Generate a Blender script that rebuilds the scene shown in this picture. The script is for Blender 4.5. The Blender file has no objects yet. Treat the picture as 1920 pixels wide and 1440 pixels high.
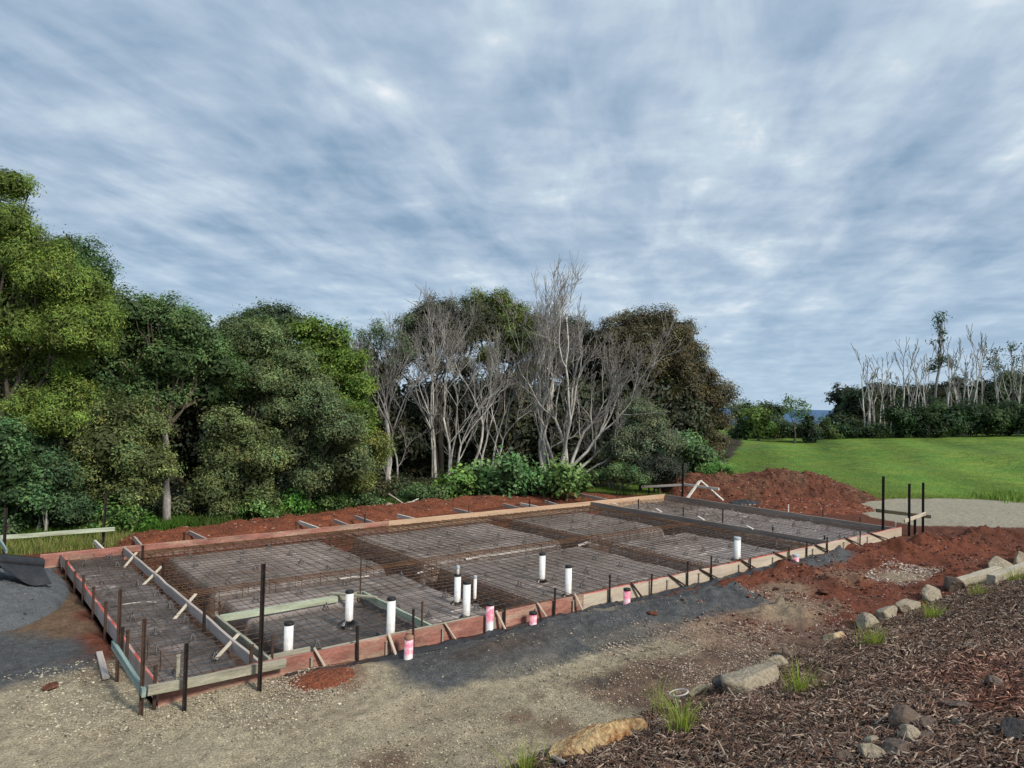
import bpy, bmesh, math, random
import numpy as np
from mathutils import Vector, Matrix, Quaternion

R = math.radians
rng = np.random.default_rng(7)
random.seed(7)
sc = bpy.context.scene
COL = sc.collection

# ------------------------------------------------------------------ camera model
# World: X along the long side of the slab, Y across it, Z up, metres. The slab's near corner is the origin.
YAW, PITCH, ROLL = 0.8912412, 0.0278167, 0.0234188
FOC, CAM = 1325.67, np.array([-1.8916, -8.0685, 3.25])
_f = np.array([math.cos(PITCH) * math.cos(YAW), math.cos(PITCH) * math.sin(YAW), math.sin(PITCH)])
_r0 = np.array([math.sin(YAW), -math.cos(YAW), 0.0])
_u0 = np.cross(_r0, _f)
_r = math.cos(ROLL) * _r0 + math.sin(ROLL) * _u0
_u = -math.sin(ROLL) * _r0 + math.cos(ROLL) * _u0


def ray(px, py):
    return _f + _r * (px - 960) / FOC - _u * (py - 720) / FOC


def G(px, py, z=0.0):
    """survey: the point of the level z seen at a picture position"""
    d = ray(px, py)
    return CAM + d * ((z - CAM[2]) / d[2])


def AT(px, py, depth):
    return CAM + ray(px, py) * depth


def onY(px, py, Y):
    d = ray(px, py)
    return CAM + d * ((Y - CAM[1]) / d[1])


def onX(px, py, X):
    d = ray(px, py)
    return CAM + d * ((X - CAM[0]) / d[0])


def ztop(x, y, py):
    """height at which a plumb line over (x, y) reaches picture row py"""
    k = (720 - py) / FOC
    D0 = np.array([x - CAM[0], y - CAM[1], 0.0])
    n = k * _f - _u
    return CAM[2] - (D0 @ n) / n[2]


def depth_of(p):
    return float((np.asarray(p) - CAM) @ _f)


# ------------------------------------------------------------------ noise
def _hash(ix, iy, s):
    h = (ix.astype(np.int64) * 374761393 + iy.astype(np.int64) * 668265263 + s * 974634777) & 0xFFFFFFFF
    h = ((h ^ (h >> 13)) * 1274126177) & 0xFFFFFFFF
    return ((h ^ (h >> 16)) & 0xFFFFFF) / float(0xFFFFFF)


def vnoise(x, y, s=0):
    x = np.asarray(x, float); y = np.asarray(y, float)
    ix = np.floor(x); iy = np.floor(y)
    fx = x - ix; fy = y - iy
    fx = fx * fx * (3 - 2 * fx); fy = fy * fy * (3 - 2 * fy)
    a = _hash(ix, iy, s); b = _hash(ix + 1, iy, s); c = _hash(ix, iy + 1, s); d = _hash(ix + 1, iy + 1, s)
    return (a * (1 - fx) + b * fx) * (1 - fy) + (c * (1 - fx) + d * fx) * fy


def fbm(x, y, s=0, o=4, g=.5):
    t = 0; a = 1.0; n = 0
    for k in range(o):
        t = t + a * (vnoise(x * 2 ** k + 13.7 * k, y * 2 ** k - 7.1 * k, s + k) - .5); n += a; a *= g
    return t / n * 2      # about -1..1


def sst(a, b, x):
    t = np.clip((x - a) / (b - a), 0, 1)
    return t * t * (3 - 2 * t)


# ------------------------------------------------------------------ object helpers
def tag(o, label=None, cat=None, group=None, kind=None):
    for k, v in (('label', label), ('category', cat), ('group', group), ('kind', kind)):
        if v:
            o[k] = v
    return o


def empty(name, loc, label, cat, group=None):
    o = bpy.data.objects.new(name, None)
    o.location = Vector([float(v) for v in loc])
    o.empty_display_size = .1
    COL.objects.link(o)
    return tag(o, label, cat, group)


def put(o, parent=None):
    COL.objects.link(o)
    if parent is not None:
        o.parent = parent
        o.matrix_parent_inverse = Matrix.LocRotScale(parent.location, parent.rotation_euler, None).inverted()
    return o


def mesh_np(name, V, F, mat, parent=None, col=None, smooth=False, loc=None, rot=None, mats=None, midx=None):
    V = np.asarray(V, np.float32); F = np.asarray(F, np.int32)
    me = bpy.data.meshes.new(name)
    me.vertices.add(len(V)); me.vertices.foreach_set('co', V.ravel())
    k = F.shape[1]
    me.loops.add(F.size); me.loops.foreach_set('vertex_index', F.ravel())
    me.polygons.add(len(F))
    me.polygons.foreach_set('loop_start', np.arange(0, F.size, k, dtype=np.int32))
    try:
        me.polygons.foreach_set('loop_total', np.full(len(F), k, np.int32))
    except Exception:
        pass
    for m in (mats or [mat]):
        me.materials.append(m)
    if midx is not None:
        me.polygons.foreach_set('material_index', np.asarray(midx, np.int32))
    me.polygons.foreach_set('use_smooth', np.full(len(F), bool(smooth)))
    if col is not None:
        a = me.color_attributes.new('Col', 'FLOAT_COLOR', 'POINT')
        c = np.ones((len(V), 4), np.float32); c[:, :3] = col
        a.data.foreach_set('color', c.ravel())
    me.update(calc_edges=True)
    o = bpy.data.objects.new(name, me)
    if loc is not None: o.location = Vector([float(v) for v in loc])
    if rot is not None:
        o.rotation_euler = rot
    return put(o, parent)


def mesh_list(name, V, F, mat, parent=None, smooth=False, loc=None, mats=None, midx=None):
    me = bpy.data.meshes.new(name)
    me.from_pydata([tuple(float(c) for c in v) for v in V], [], [tuple(int(i) for i in f) for f in F])
    for m in (mats or [mat]):
        me.materials.append(m)
    if midx is not None:
        me.polygons.foreach_set('material_index', np.asarray(midx, np.int32))
    me.polygons.foreach_set('use_smooth', [bool(smooth)] * len(me.polygons))
    me.update()
    o = bpy.data.objects.new(name, me)
    if loc is not None: o.location = Vector([float(v) for v in loc])
    return put(o, parent)


def copy_tree(src, loc, rz=0.0, scale=None):
    r = src.copy(); COL.objects.link(r)
    r.location = Vector([float(v) for v in loc]); r.rotation_euler = (0, 0, rz)
    if scale: r.scale = (scale,) * 3
    for ch in list(src.children):
        c = ch.copy(); COL.objects.link(c); c.parent = r
    return r


class Tubes:
    """collects polylines of varying radius as tubes"""
    def __init__(self):
        self.V = []; self.F = []; self.n = 0

    def add(self, P, rad, sides=5, cap=True):
        P = np.asarray(P, float); m = len(P)
        rad = np.broadcast_to(np.asarray(rad, float), (m,))
        T = np.gradient(P, axis=0); T /= np.linalg.norm(T, axis=1)[:, None] + 1e-9
        ref = np.array([0, 0, 1.0]) if abs(T[:, 2]).mean() < .8 else np.array([1.0, 0, 0])
        A = np.cross(T, ref); A /= np.linalg.norm(A, axis=1)[:, None] + 1e-9
        B = np.cross(T, A)
        th = np.arange(sides) * 2 * math.pi / sides
        ring = P[:, None] + rad[:, None, None] * (np.cos(th)[None, :, None] * A[:, None] + np.sin(th)[None, :, None] * B[:, None])
        self.V.append(ring.reshape(-1, 3))
        i = np.arange(m - 1)[:, None] * sides; j = np.arange(sides)[None, :]; j2 = (j + 1) % sides
        q = np.stack([i + j, i + j2, i + sides + j2, i + sides + j], -1).reshape(-1, 4) + self.n
        self.F.append(q)
        self.n += m * sides
        if cap and sides == 4:
            self.F.append(np.array([[0, 1, 2, 3], [(m - 1) * 4 + 3, (m - 1) * 4 + 2, (m - 1) * 4 + 1, (m - 1) * 4]]) + self.n - m * 4)

    def build(self, name, mat, parent=None, smooth=True, loc=None):
        V = np.concatenate(self.V)
        if loc is not None: V = V - np.asarray(loc)
        return mesh_np(name, V, np.concatenate(self.F), mat, parent, smooth=smooth, loc=loc)


def wander(p0, p1, n=7, amp=.05, seed=None):
    p0 = np.asarray(p0, float); p1 = np.asarray(p1, float)
    t = np.linspace(0, 1, n)[:, None]
    L = np.linalg.norm(p1 - p0)
    off = np.cumsum(rng.normal(0, 1, (n, 3)), 0)
    off = off - off[0] - t * (off[-1] - off[0])
    return p0 + (p1 - p0) * t + off * amp * L / math.sqrt(n)


# ------------------------------------------------------------------ materials
def nt(name):
    m = bpy.data.materials.new(name); m.use_nodes = True
    t = m.node_tree; b = t.nodes['Principled BSDF']
    return m, t, b


def N(t, kind, **kw):
    n = t.nodes.new(kind)
    for k, v in kw.items():
        if k in n.inputs: n.inputs[k].default_value = v
        else: setattr(n, k, v)
    return n


def surf(name, base, rough=.8, scale=6.0, var=.35, stretch=None, fine=60.0, finevar=.25, bump=.3, bdist=.01, attr=False, tint=None, spec=.3, tintscale=1.5, tintlo=.5, tinthi=.7):
    m, t, b = nt(name)
    L = t.links.new
    tc = N(t, 'ShaderNodeTexCoord')
    src = tc.outputs['Object']
    if stretch:
        mp = N(t, 'ShaderNodeMapping'); mp.inputs['Scale'].default_value = stretch
        L(src, mp.inputs[0]); src = mp.outputs[0]
    n1 = N(t, 'ShaderNodeTexNoise', Scale=scale, Detail=6.0, Roughness=.6); L(src, n1.inputs['Vector'])
    n2 = N(t, 'ShaderNodeTexNoise', Scale=fine, Detail=3.0, Roughness=.6); L(src, n2.inputs['Vector'])
    def rng_(node, v):
        mr = N(t, 'ShaderNodeMapRange'); L(node.outputs['Fac'], mr.inputs[0])
        for i, x in ((1, .3), (2, .7), (3, 1 - v), (4, 1 + v)): mr.inputs[i].default_value = x
        return mr.outputs[0]
    mu = N(t, 'ShaderNodeMath', operation='MULTIPLY'); L(rng_(n1, var), mu.inputs[0]); L(rng_(n2, finevar), mu.inputs[1])
    mix = N(t, 'ShaderNodeMix', data_type='RGBA', blend_type='MULTIPLY'); mix.inputs[0].default_value = 1
    if attr:
        at = N(t, 'ShaderNodeAttribute', attribute_name='Col'); L(at.outputs['Color'], mix.inputs[6])
    else:
        mix.inputs[6].default_value = (*base, 1)
        if tint:
            n3 = N(t, 'ShaderNodeTexNoise', Scale=tintscale, Detail=5.0, Roughness=.65); L(src, n3.inputs['Vector'])
            mr = N(t, 'ShaderNodeMapRange'); L(n3.outputs['Fac'], mr.inputs[0]); mr.inputs[1].default_value = tintlo; mr.inputs[2].default_value = tinthi
            mt = N(t, 'ShaderNodeMix', data_type='RGBA'); mt.inputs[6].default_value = (*base, 1); mt.inputs[7].default_value = (*tint, 1)
            L(mr.outputs[0], mt.inputs[0]); L(mt.outputs[2], mix.inputs[6])
    L(mu.outputs[0], mix.inputs[7])
    L(mix.outputs[2], b.inputs['Base Color'])
    b.inputs['Roughness'].default_value = rough
    b.inputs['Specular IOR Level'].default_value = spec
    if bump:
        ad = N(t, 'ShaderNodeMath', operation='ADD'); L(n1.outputs['Fac'], ad.inputs[0]); L(n2.outputs['Fac'], ad.inputs[1])
        bp = N(t, 'ShaderNodeBump'); bp.inputs['Strength'].default_value = bump; bp.inputs['Distance'].default_value = bdist
        L(ad.outputs[0], bp.inputs['Height']); L(bp.outputs[0], b.inputs['Normal'])
    return m


def leafmat(name, trans=.25, rough=.5, spec=.3):
    m, t, b = nt(name); L = t.links.new
    at = N(t, 'ShaderNodeAttribute', attribute_name='Col')
    L(at.outputs['Color'], b.inputs['Base Color'])
    b.inputs['Roughness'].default_value = rough; b.inputs['Specular IOR Level'].default_value = spec
    tr = N(t, 'ShaderNodeBsdfTranslucent')
    g = N(t, 'ShaderNodeMix', data_type='RGBA', blend_type='MULTIPLY'); g.inputs[0].default_value = 1; g.inputs[7].default_value = (1.1, 1.2, .6, 1)
    L(at.outputs['Color'], g.inputs[6]); L(g.outputs[2], tr.inputs[0])
    ms = N(t, 'ShaderNodeMixShader'); ms.inputs[0].default_value = trans
    L(b.outputs[0], ms.inputs[1]); L(tr.outputs[0], ms.inputs[2])
    L(ms.outputs[0], t.nodes['Material Output'].inputs[0])
    return m


M = {}
M['leaf'] = leafmat('leaf', .32, .55, .25)
M['blade'] = leafmat('grass_blade', .3, .6, .2)
M['bark'] = surf('bark', (.11, .09, .07), .9, 5, .4, (1, 1, .25), 30, .3, .6, .02)
M['pale_bark'] = surf('pale_bark', (.47, .45, .41), .9, 4, .4, (1, 1, .3), 30, .3, .5, .02, tint=(.16, .14, .12), tintscale=2.5)
M['grey_bark'] = surf('grey_bark', (.25, .235, .22), .9, 4, .4, (1, 1, .3), 30, .3, .5, .02, tint=(.1, .09, .08), tintscale=2.5)
M['twig'] = surf('twig_bark', (.24, .225, .205), .9, 4, .4, (1, 1, .3), 30, .3, 0)
M['red_board'] = surf('red_form_paint', (.31, .135, .105), .75, 3, .4, (.6, 6, 3), 30, .3, .3, .004, tint=(.38, .27, .20), tintscale=2.2, tintlo=.45, tinthi=.68)
M['pale_board'] = surf('pale_form_timber', (.50, .43, .34), .8, 3, .25, (.5, 8, 5), 40, .2, .3, .004, tint=(.36, .27, .2), tintscale=1.5)
M['tan_board'] = surf('tan_form_timber', (.52, .36, .24), .8, 3, .25, (.5, 8, 5), 40, .2, .3, .004, tint=(.36, .2, .12), tintscale=1.5)
M['lilac_board'] = surf('primed_form_timber', (.45, .385, .345), .8, 3, .25, (.5, 8, 5), 40, .2, .3, .004, tint=(.36, .31, .31), tintscale=1.5)
M['grey_board'] = surf('grey_form_timber', (.30, .25, .215), .85, 3, .3, (.5, 8, 5), 40, .25, .3, .004, tint=(.2, .15, .13), tintscale=1.5)
M['green_rail'] = surf('treated_pine', (.40, .45, .34), .8, 3, .25, (.5, 8, 5), 40, .25, .3, .004, tint=(.28, .29, .2), tintscale=2)
M['old_rail'] = surf('weathered_pine', (.34, .32, .25), .85, 3, .3, (.5, 8, 5), 40, .3, .3, .004, tint=(.2, .2, .14), tintscale=2)
M['bluegreen_rail'] = surf('painted_pine', (.22, .30, .28), .8, 3, .3, (.5, 8, 5), 40, .3, .3, .004, tint=(.3, .34, .3), tintscale=2)
M['dark_rail'] = surf('dark_timber', (.06, .05, .03), .85, 3, .3, (.5, 8, 5), 40, .3, .3, .004)
M['red_edge'] = surf('red_edge_paint', (.52, .10, .08), .7, 5, .3, (.6, 5, 5), 40, .2, .2, .003, tint=(.5, .38, .33), tintscale=3, tintlo=.5, tinthi=.62)
M['batten'] = surf('sawn_batten', (.55, .48, .38), .85, 4, .3, (.5, 6, 6), 40, .25, .3, .004, tint=(.35, .28, .2), tintscale=3)
M['white_batten'] = surf('white_batten', (.68, .64, .56), .8, 4, .2, (.5, 6, 6), 40, .2, .3, .004)
M['steel'] = surf('black_steel', (.018, .014, .013), .6, 9, .4, None, 60, .3, .3, .003, tint=(.06, .03, .02), tintscale=8)
M['rust_steel'] = surf('rusted_steel', (.065, .038, .026), .85, 9, .4, None, 60, .3, .3, .003, tint=(.05, .03, .025), tintscale=6)
M['hole'] = surf('bright_hole', (.55, .55, .55), .6, 9, .1, None, 60, .1, 0)
M['rebar'] = surf('rebar', (.105, .070, .052), .8, 4, .4, None, 40, .3, 0, tint=(.14, .078, .047), tintscale=.9)
M['rust_bar'] = surf('rusty_bar', (.120, .062, .033), .9, 4, .4, None, 40, .3, 0, tint=(.08, .046, .032), tintscale=1.3)
m_, t_, b_ = nt('white_pvc')
tc_ = N(t_, 'ShaderNodeTexCoord'); sp_ = N(t_, 'ShaderNodeSeparateXYZ'); t_.links.new(tc_.outputs['Object'], sp_.inputs[0])
n_ = N(t_, 'ShaderNodeTexNoise', Scale=11.0, Detail=6.0, Roughness=.65); t_.links.new(tc_.outputs['Object'], n_.inputs[0])
a_ = N(t_, 'ShaderNodeMath', operation='MULTIPLY_ADD'); t_.links.new(n_.outputs['Fac'], a_.inputs[0]); a_.inputs[1].default_value = -.75; t_.links.new(sp_.outputs[2], a_.inputs[2])
r_ = N(t_, 'ShaderNodeMapRange'); t_.links.new(a_.outputs[0], r_.inputs[0]); r_.inputs[1].default_value = .12; r_.inputs[2].default_value = -.16; r_.inputs[3].default_value = 0; r_.inputs[4].default_value = .75
x_ = N(t_, 'ShaderNodeMix', data_type='RGBA'); t_.links.new(r_.outputs[0], x_.inputs[0]); x_.inputs[6].default_value = (.78, .785, .77, 1); x_.inputs[7].default_value = (.40, .33, .27, 1)
t_.links.new(x_.outputs[2], b_.inputs['Base Color']); b_.inputs['Roughness'].default_value = .38
M['pvc'] = m_
M['grey_pvc'] = surf('grey_pvc', (.42, .46, .50), .4, 4, .06, None, 30, .04, 0, spec=.5)
M['cap'] = surf('black_cap', (.02, .018, .017), .5, 9, .3, None, 40, .2, 0)
M['clay'] = surf('muddy_cap', (.30, .17, .12), .9, 9, .3, None, 60, .3, .5, .01)
M['black_plastic'] = surf('black_plastic', (.022, .022, .024), .33, 5, .4, None, 30, .3, .3, .01, spec=.5)
M['card'] = surf('cardboard_core', (.38, .27, .19), .9, 6, .2, None, 40, .2, 0)
M['chair'] = surf('chair_plastic', (.13, .12, .115), .45, 8, .4, None, 60, .3, 0, spec=.5)
M['stone'] = surf('sandstone', (.35, .295, .215), .9, 3.0, .4, None, 26, .35, .8, .03, tint=(.17, .145, .11), tintscale=3, tintlo=.45, tinthi=.65)
M['warm_stone'] = surf('warm_sandstone', (.42, .33, .2), .9, 3.0, .35, None, 26, .35, .7, .03, tint=(.34, .19, .08), tintscale=4)
M['rust_stone'] = surf('rusty_sandstone', (.46, .33, .17), .92, 7.0, .45, None, 40, .4, .9, .03, tint=(.22, .10, .04), tintscale=6, tintlo=.46, tinthi=.62)
M['dark_stone'] = surf('basalt', (.055, .05, .048), .85, 5.0, .4, None, 30, .3, .7, .03)
M['brown_stone'] = surf('brown_rock', (.13, .095, .075), .9, 5.0, .4, None, 30, .35, .8, .03, tint=(.20, .16, .13), tintscale=4)
M['sleeper'] = surf('sawn_sleeper', (.40, .36, .28), .9, 3, .3, (.6, 7, 7), 40, .3, .5, .008, tint=(.33, .27, .2), tintscale=2.5)
M['red_soil'] = surf('red_soil', (.185, .058, .028), .95, 3.5, .4, None, 30, .5, .9, .05, tint=(.115, .042, .025), tintscale=1.2)
M['brown_soil'] = surf('brown_red_soil', (.135, .050, .029), .95, 3.0, .4, None, 26, .5, .9, .06, tint=(.15, .085, .05), tintscale=.9)
M['dust'] = surf('crusher_dust', (.105, .112, .118), .95, 2.5, .3, None, 45, .35, .7, .03, tint=(.075, .085, .095), tintscale=1.0)
M['vcol'] = surf('scatter', (1, 1, 1), .9, 6, .2, None, 60, .2, 0, attr=True)


# pink survey paint on white pipe
def pink_pipe(name, lo, hi):
    m, t, b = nt(name); L = t.links.new
    tc = N(t, 'ShaderNodeTexCoord')
    sp = N(t, 'ShaderNodeSeparateXYZ'); L(tc.outputs['Object'], sp.inputs[0])
    n = N(t, 'ShaderNodeTexNoise', Scale=9.0, Detail=3.0); L(tc.outputs['Object'], n.inputs[0])
    a = N(t, 'ShaderNodeMath', operation='MULTIPLY_ADD'); L(n.outputs['Fac'], a.inputs[0]); a.inputs[1].default_value = .34; L(sp.outputs[2], a.inputs[2])
    mr = N(t, 'ShaderNodeMapRange'); L(a.outputs[0], mr.inputs[0]); mr.inputs[1].default_value = lo + .15; mr.inputs[2].default_value = lo + .25
    mr2 = N(t, 'ShaderNodeMapRange'); L(a.outputs[0], mr2.inputs[0]); mr2.inputs[1].default_value = hi + .30; mr2.inputs[2].default_value = hi + .15
    n9 = N(t, 'ShaderNodeTexNoise', Scale=14.0, Detail=4.0); L(tc.outputs['Object'], n9.inputs[0])
    mr3 = N(t, 'ShaderNodeMapRange'); L(n9.outputs['Fac'], mr3.inputs[0]); mr3.inputs[1].default_value = .38; mr3.inputs[2].default_value = .56; mr3.inputs[3].default_value = .15; mr3.inputs[4].default_value = .92
    mu0 = N(t, 'ShaderNodeMath', operation='MULTIPLY'); L(mr.outputs[0], mu0.inputs[0]); L(mr2.outputs[0], mu0.inputs[1])
    mu = N(t, 'ShaderNodeMath', operation='MULTIPLY'); L(mu0.outputs[0], mu.inputs[0]); L(mr3.outputs[0], mu.inputs[1])
    mx = N(t, 'ShaderNodeMix', data_type='RGBA'); L(mu.outputs[0], mx.inputs[0])
    mx.inputs[6].default_value = (.76, .75, .75, 1); mx.inputs[7].default_value = (.86, .16, .27, 1)
    L(mx.outputs[2], b.inputs['Base Color']); b.inputs['Roughness'].default_value = .5
    return m


# ------------------------------------------------------------------ basic solids
def beam(name, p0, p1, h, t, mat, parent=None, wob=.004, up=(0, 0, 1), centre=False, top=None):
    """timber of section t (across) x h (up) from p0 to p1; the line runs along the middle of its underside (or its centre)"""
    p0 = Vector([float(v) for v in p0]); p1 = Vector([float(v) for v in p1])
    d = p1 - p0; L = d.length; ex = d.normalized()
    ez = Vector(up); ey = ez.cross(ex).normalized(); ez = ex.cross(ey)
    c = min(.004, t * .2, h * .2)
    z0 = -h / 2 if centre else 0
    sec = [(-t / 2 + c, z0), (t / 2 - c, z0), (t / 2, z0 + c), (t / 2, z0 + h - c), (t / 2 - c, z0 + h), (-t / 2 + c, z0 + h), (-t / 2, z0 + h - c), (-t / 2, z0 + c)]
    n = max(2, int(L / .5) + 2)
    V = []; F = []; mi = []
    wy = rng.normal(0, wob, n); wz = rng.normal(0, wob * .5, n)
    wy[0] = wy[-1] = wz[0] = wz[-1] = 0
    for i in range(n):
        for (y, z) in sec:
            V.append((L * i / (n - 1), y + wy[i], z + wz[i]))
    for i in range(n - 1):
        for j in range(8):
            j2 = (j + 1) % 8
            F.append((i * 8 + j, (i + 1) * 8 + j, (i + 1) * 8 + j2, i * 8 + j2)); mi.append(1 if (top and j in (3, 4, 5)) else 0)
    F.append(tuple(range(8))); mi.append(0)
    F.append(tuple((n - 1) * 8 + j for j in reversed(range(8)))); mi.append(0)
    me = bpy.data.meshes.new(name); me.from_pydata(V, [], F)
    me.materials.append(mat)
    if top: me.materials.append(top)
    me.polygons.foreach_set('material_index', mi); me.update()
    o = bpy.data.objects.new(name, me)
    m3 = Matrix((ex, ey, ez)).transposed()
    o.location = p0; o.rotation_euler = m3.to_euler()
    return put(o, parent)


def star_picket(name, x, y, z0, z1, mat=None, parent=None, lean=(0, 0), holes=True, w=.024, rot=None):
    """steel Y-section post with nail holes"""
    prof = []
    th = .0045
    for k in range(3):
        a = R(90 + 120 * k); ca, sa = math.cos(a), math.sin(a)
        prof += [(ca * w + sa * th, sa * w - ca * th), (ca * w - sa * th, sa * w + ca * th)]
        b = R(90 + 120 * k + 60); prof.append((math.cos(b) * th * 1.8, math.sin(b) * th * 1.8))
    L = z1 - z0; V = []; F = []; mi = []
    nz = 4
    for i in range(nz):
        s = i / (nz - 1)
        for (a, b) in prof: V.append((a + lean[0] * s * L, b + lean[1] * s * L, s * L))
    n = 9
    for i in range(nz - 1):
        for j in range(n):
            F.append((i * n + j, i * n + (j + 1) % n, (i + 1) * n + (j + 1) % n, (i + 1) * n + j)); mi.append(0)
    F.append(tuple((nz - 1) * n + j for j in range(n))); mi.append(0)
    rz = math.atan2(CAM[1] - y, CAM[0] - x) + R(60) if rot is None else rot
    if holes:
        k = 0; z = L - .06
        while z > .12:
            # bright punched holes on the web faces
            for sgn in (1, -1):
                a = R(90); ox = .0066 * sgn; s = z / L
                cx, cy = ox + lean[0] * z, .014 + lean[1] * z
                q = len(V); e = .0035
                for (dy, dz) in ((-e, -e), (e, -e), (e, e), (-e, e)): V.append((cx, cy + dy, z + dz))
                F.append((q, q + 1, q + 2, q + 3) if sgn > 0 else (q + 3, q + 2, q + 1, q)); mi.append(1)
            z -= .075
    o = mesh_list(name, V, F, None, None, loc=None, mats=[mat or M['steel'], M['hole']], midx=mi)
    o.location = (float(x), float(y), float(z0)); o.rotation_euler = (0, 0, rz)
    if parent is not None:
        o.parent = parent; o.matrix_parent_inverse = Matrix.Translation(-parent.location)
    return o


def peg(name, x, y, z0, z1, mat, parent=None, w=.019, lean=(0, 0), rz=.3):
    """driven steel peg: flat sides, mushroomed head, three nail holes"""
    V = []; F = []; L = z1 - z0
    lev = [(0, .7), (.05, 1), (.45, 1), (.8, 1), (.955, 1), (.965, 1.25), (1, 1.2)]
    c = .3
    for s, k in lev:
        a = w * k; b = w * .8 * k
        for (px, py) in ((a, b * c), (a * c, b), (-a * c, b), (-a, b * c), (-a, -b * c), (-a * c, -b), (a * c, -b), (a, -b * c)):
            V.append((px + lean[0] * s * L, py + lean[1] * s * L, s * L))
    for i in range(len(lev) - 1):
        for j in range(8):
            F.append((i * 8 + j, i * 8 + (j + 1) % 8, (i + 1) * 8 + (j + 1) % 8, (i + 1) * 8 + j))
    F.append(tuple((len(lev) - 1) * 8 + j for j in range(8)))
    o = mesh_list(name, V, F, mat)
    o.location = (float(x), float(y), float(z0)); o.rotation_euler = (0, 0, rz)
    if parent is not None:
        o.parent = parent; o.matrix_parent_inverse = Matrix.Translation(-parent.location)
    return o


def lathe(name, prof, mat, loc, parent=None, seg=24, smooth=True, lean=(0, 0), jag=None):
    """solid of revolution; prof = [(r, z), ...]"""
    V = []; F = []
    for (r, z) in prof:
        for k in range(seg):
            a = 2 * math.pi * k / seg
            V.append((r * math.cos(a) + lean[0] * z, r * math.sin(a) + lean[1] * z, z))
    for i in range(len(prof) - 1):
        for k in range(seg):
            F.append((i * seg + k, i * seg + (k + 1) % seg, (i + 1) * seg + (k + 1) % seg, (i + 1) * seg + k))
    F.append(tuple((len(prof) - 1) * seg + k for k in range(seg)))
    o = mesh_list(name, V, F, mat, smooth=smooth)
    o.location = Vector([float(v) for v in loc])
    try:
        for p in o.data.polygons:
            if abs(p.normal.z) > .7: p.use_smooth = False
    except Exception:
        pass
    if parent is not None:
        o.parent = parent; o.matrix_parent_inverse = Matrix.Translation(-parent.location)
    return o


def rock(name, loc, size, mat, seed, rz=0.0, cuts=9, rough=.10, tilt=(0, 0), label=None, group=None, cat='rock'):
    r = np.random.default_rng(seed)
    bm = bmesh.new(); bmesh.ops.create_icosphere(bm, subdivisions=4, radius=1)
    P = np.array([v.co[:] for v in bm.verts])
    for k in range(cuts):
        n = r.normal(0, 1, 3); n /= np.linalg.norm(n); d = r.uniform(.38, .74)
        s = P @ n - d
        P = P - np.outer(np.where(s > 0, s * .97, 0), n)
    o1, o2 = r.uniform(0, 50, 2)
    for k, (fr, am) in enumerate(((1.3, rough), (3.0, rough * .4), (7, rough * .25), (15, rough * .16))):
        nz = fbm(P[:, 0] * fr + o1 + P[:, 2] * .7 * fr, P[:, 1] * fr + o2 - P[:, 2] * .6 * fr, 40 + k, 2)
        P = P * (1 + am * nz)[:, None]
    P = P / np.abs(P).max(0) * np.array(size)
    for v, p in zip(bm.verts, P): v.co = p
    me = bpy.data.meshes.new(name); bm.to_mesh(me); bm.free()
    me.materials.append(mat); me.polygons.foreach_set('use_smooth', [True] * len(me.polygons))
    o = bpy.data.objects.new(name, me)
    o.location = Vector([float(v) for v in loc]); o.rotation_euler = (tilt[0], tilt[1], rz)
    put(o)
    return tag(o, label, cat, group)


# ------------------------------------------------------------------ camera, sun, world
cam = bpy.data.cameras.new('camera'); co = bpy.data.objects.new('camera', cam); COL.objects.link(co)
cam.sensor_fit = 'HORIZONTAL'; cam.sensor_width = 36; cam.lens = FOC / 1920 * 36
cam.clip_start = .1; cam.clip_end = 20000
mw = Matrix.Identity(4)
for i in range(3):
    mw[i][0] = _r[i]; mw[i][1] = _u[i]; mw[i][2] = -_f[i]; mw[i][3] = CAM[i]
co.matrix_world = mw
sc.camera = co

SUN_EL = R(38); SUN_DIR = Vector((.18, -.98, 0)).normalized() * math.cos(SUN_EL) + Vector((0, 0, math.sin(SUN_EL)))
sl = bpy.data.lights.new('sun', 'SUN'); sl.energy = 3.9; sl.angle = R(11); sl.color = (1.0, .93, .82)
so = bpy.data.objects.new('sun', sl); COL.objects.link(so)
so.rotation_euler = SUN_DIR.to_track_quat('Z', 'Y').to_euler(); so.location = (0, -20, 30)

w = bpy.data.worlds.new('World'); sc.world = w; w.use_nodes = True
t = w.node_tree; t.nodes.clear(); L = t.links.new
out = N(t, 'ShaderNodeOutputWorld')
sky = N(t, 'ShaderNodeTexSky'); sky.sky_type = 'NISHITA'; sky.sun_disc = False
sky.sun_elevation = SUN_EL; sky.sun_rotation = math.atan2(SUN_DIR.x, SUN_DIR.y)
bg1 = N(t, 'ShaderNodeBackground'); bg1.inputs[1].default_value = .07; L(sky.outputs[0], bg1.inputs[0])
tc = N(t, 'ShaderNodeTexCoord')
sep = N(t, 'ShaderNodeSeparateXYZ'); L(tc.outputs['Generated'], sep.inputs[0])


def Mth(op, a, b=None, c=None):
    n = N(t, 'ShaderNodeMath', operation=op)
    for i, v in enumerate((a, b, c)):
        if v is None: continue
        if isinstance(v, (int, float)): n.inputs[i].default_value = v
        else: L(v, n.inputs[i])
    return n.outputs[0]


zz = Mth('ADD', Mth('MAXIMUM', sep.outputs[2], 0.0), .10)
AZ = YAW - math.atan((1240 - 960) / FOC)       # the cloud streets run towards this bearing
ca, sa = math.cos(AZ), math.sin(AZ)
al = Mth('DIVIDE', Mth('ADD', Mth('MULTIPLY', sep.outputs[0], ca), Mth('MULTIPLY', sep.outputs[1], sa)), zz)
ac = Mth('DIVIDE', Mth('ADD', Mth('MULTIPLY', sep.outputs[0], -sa), Mth('MULTIPLY', sep.outputs[1], ca)), zz)


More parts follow.
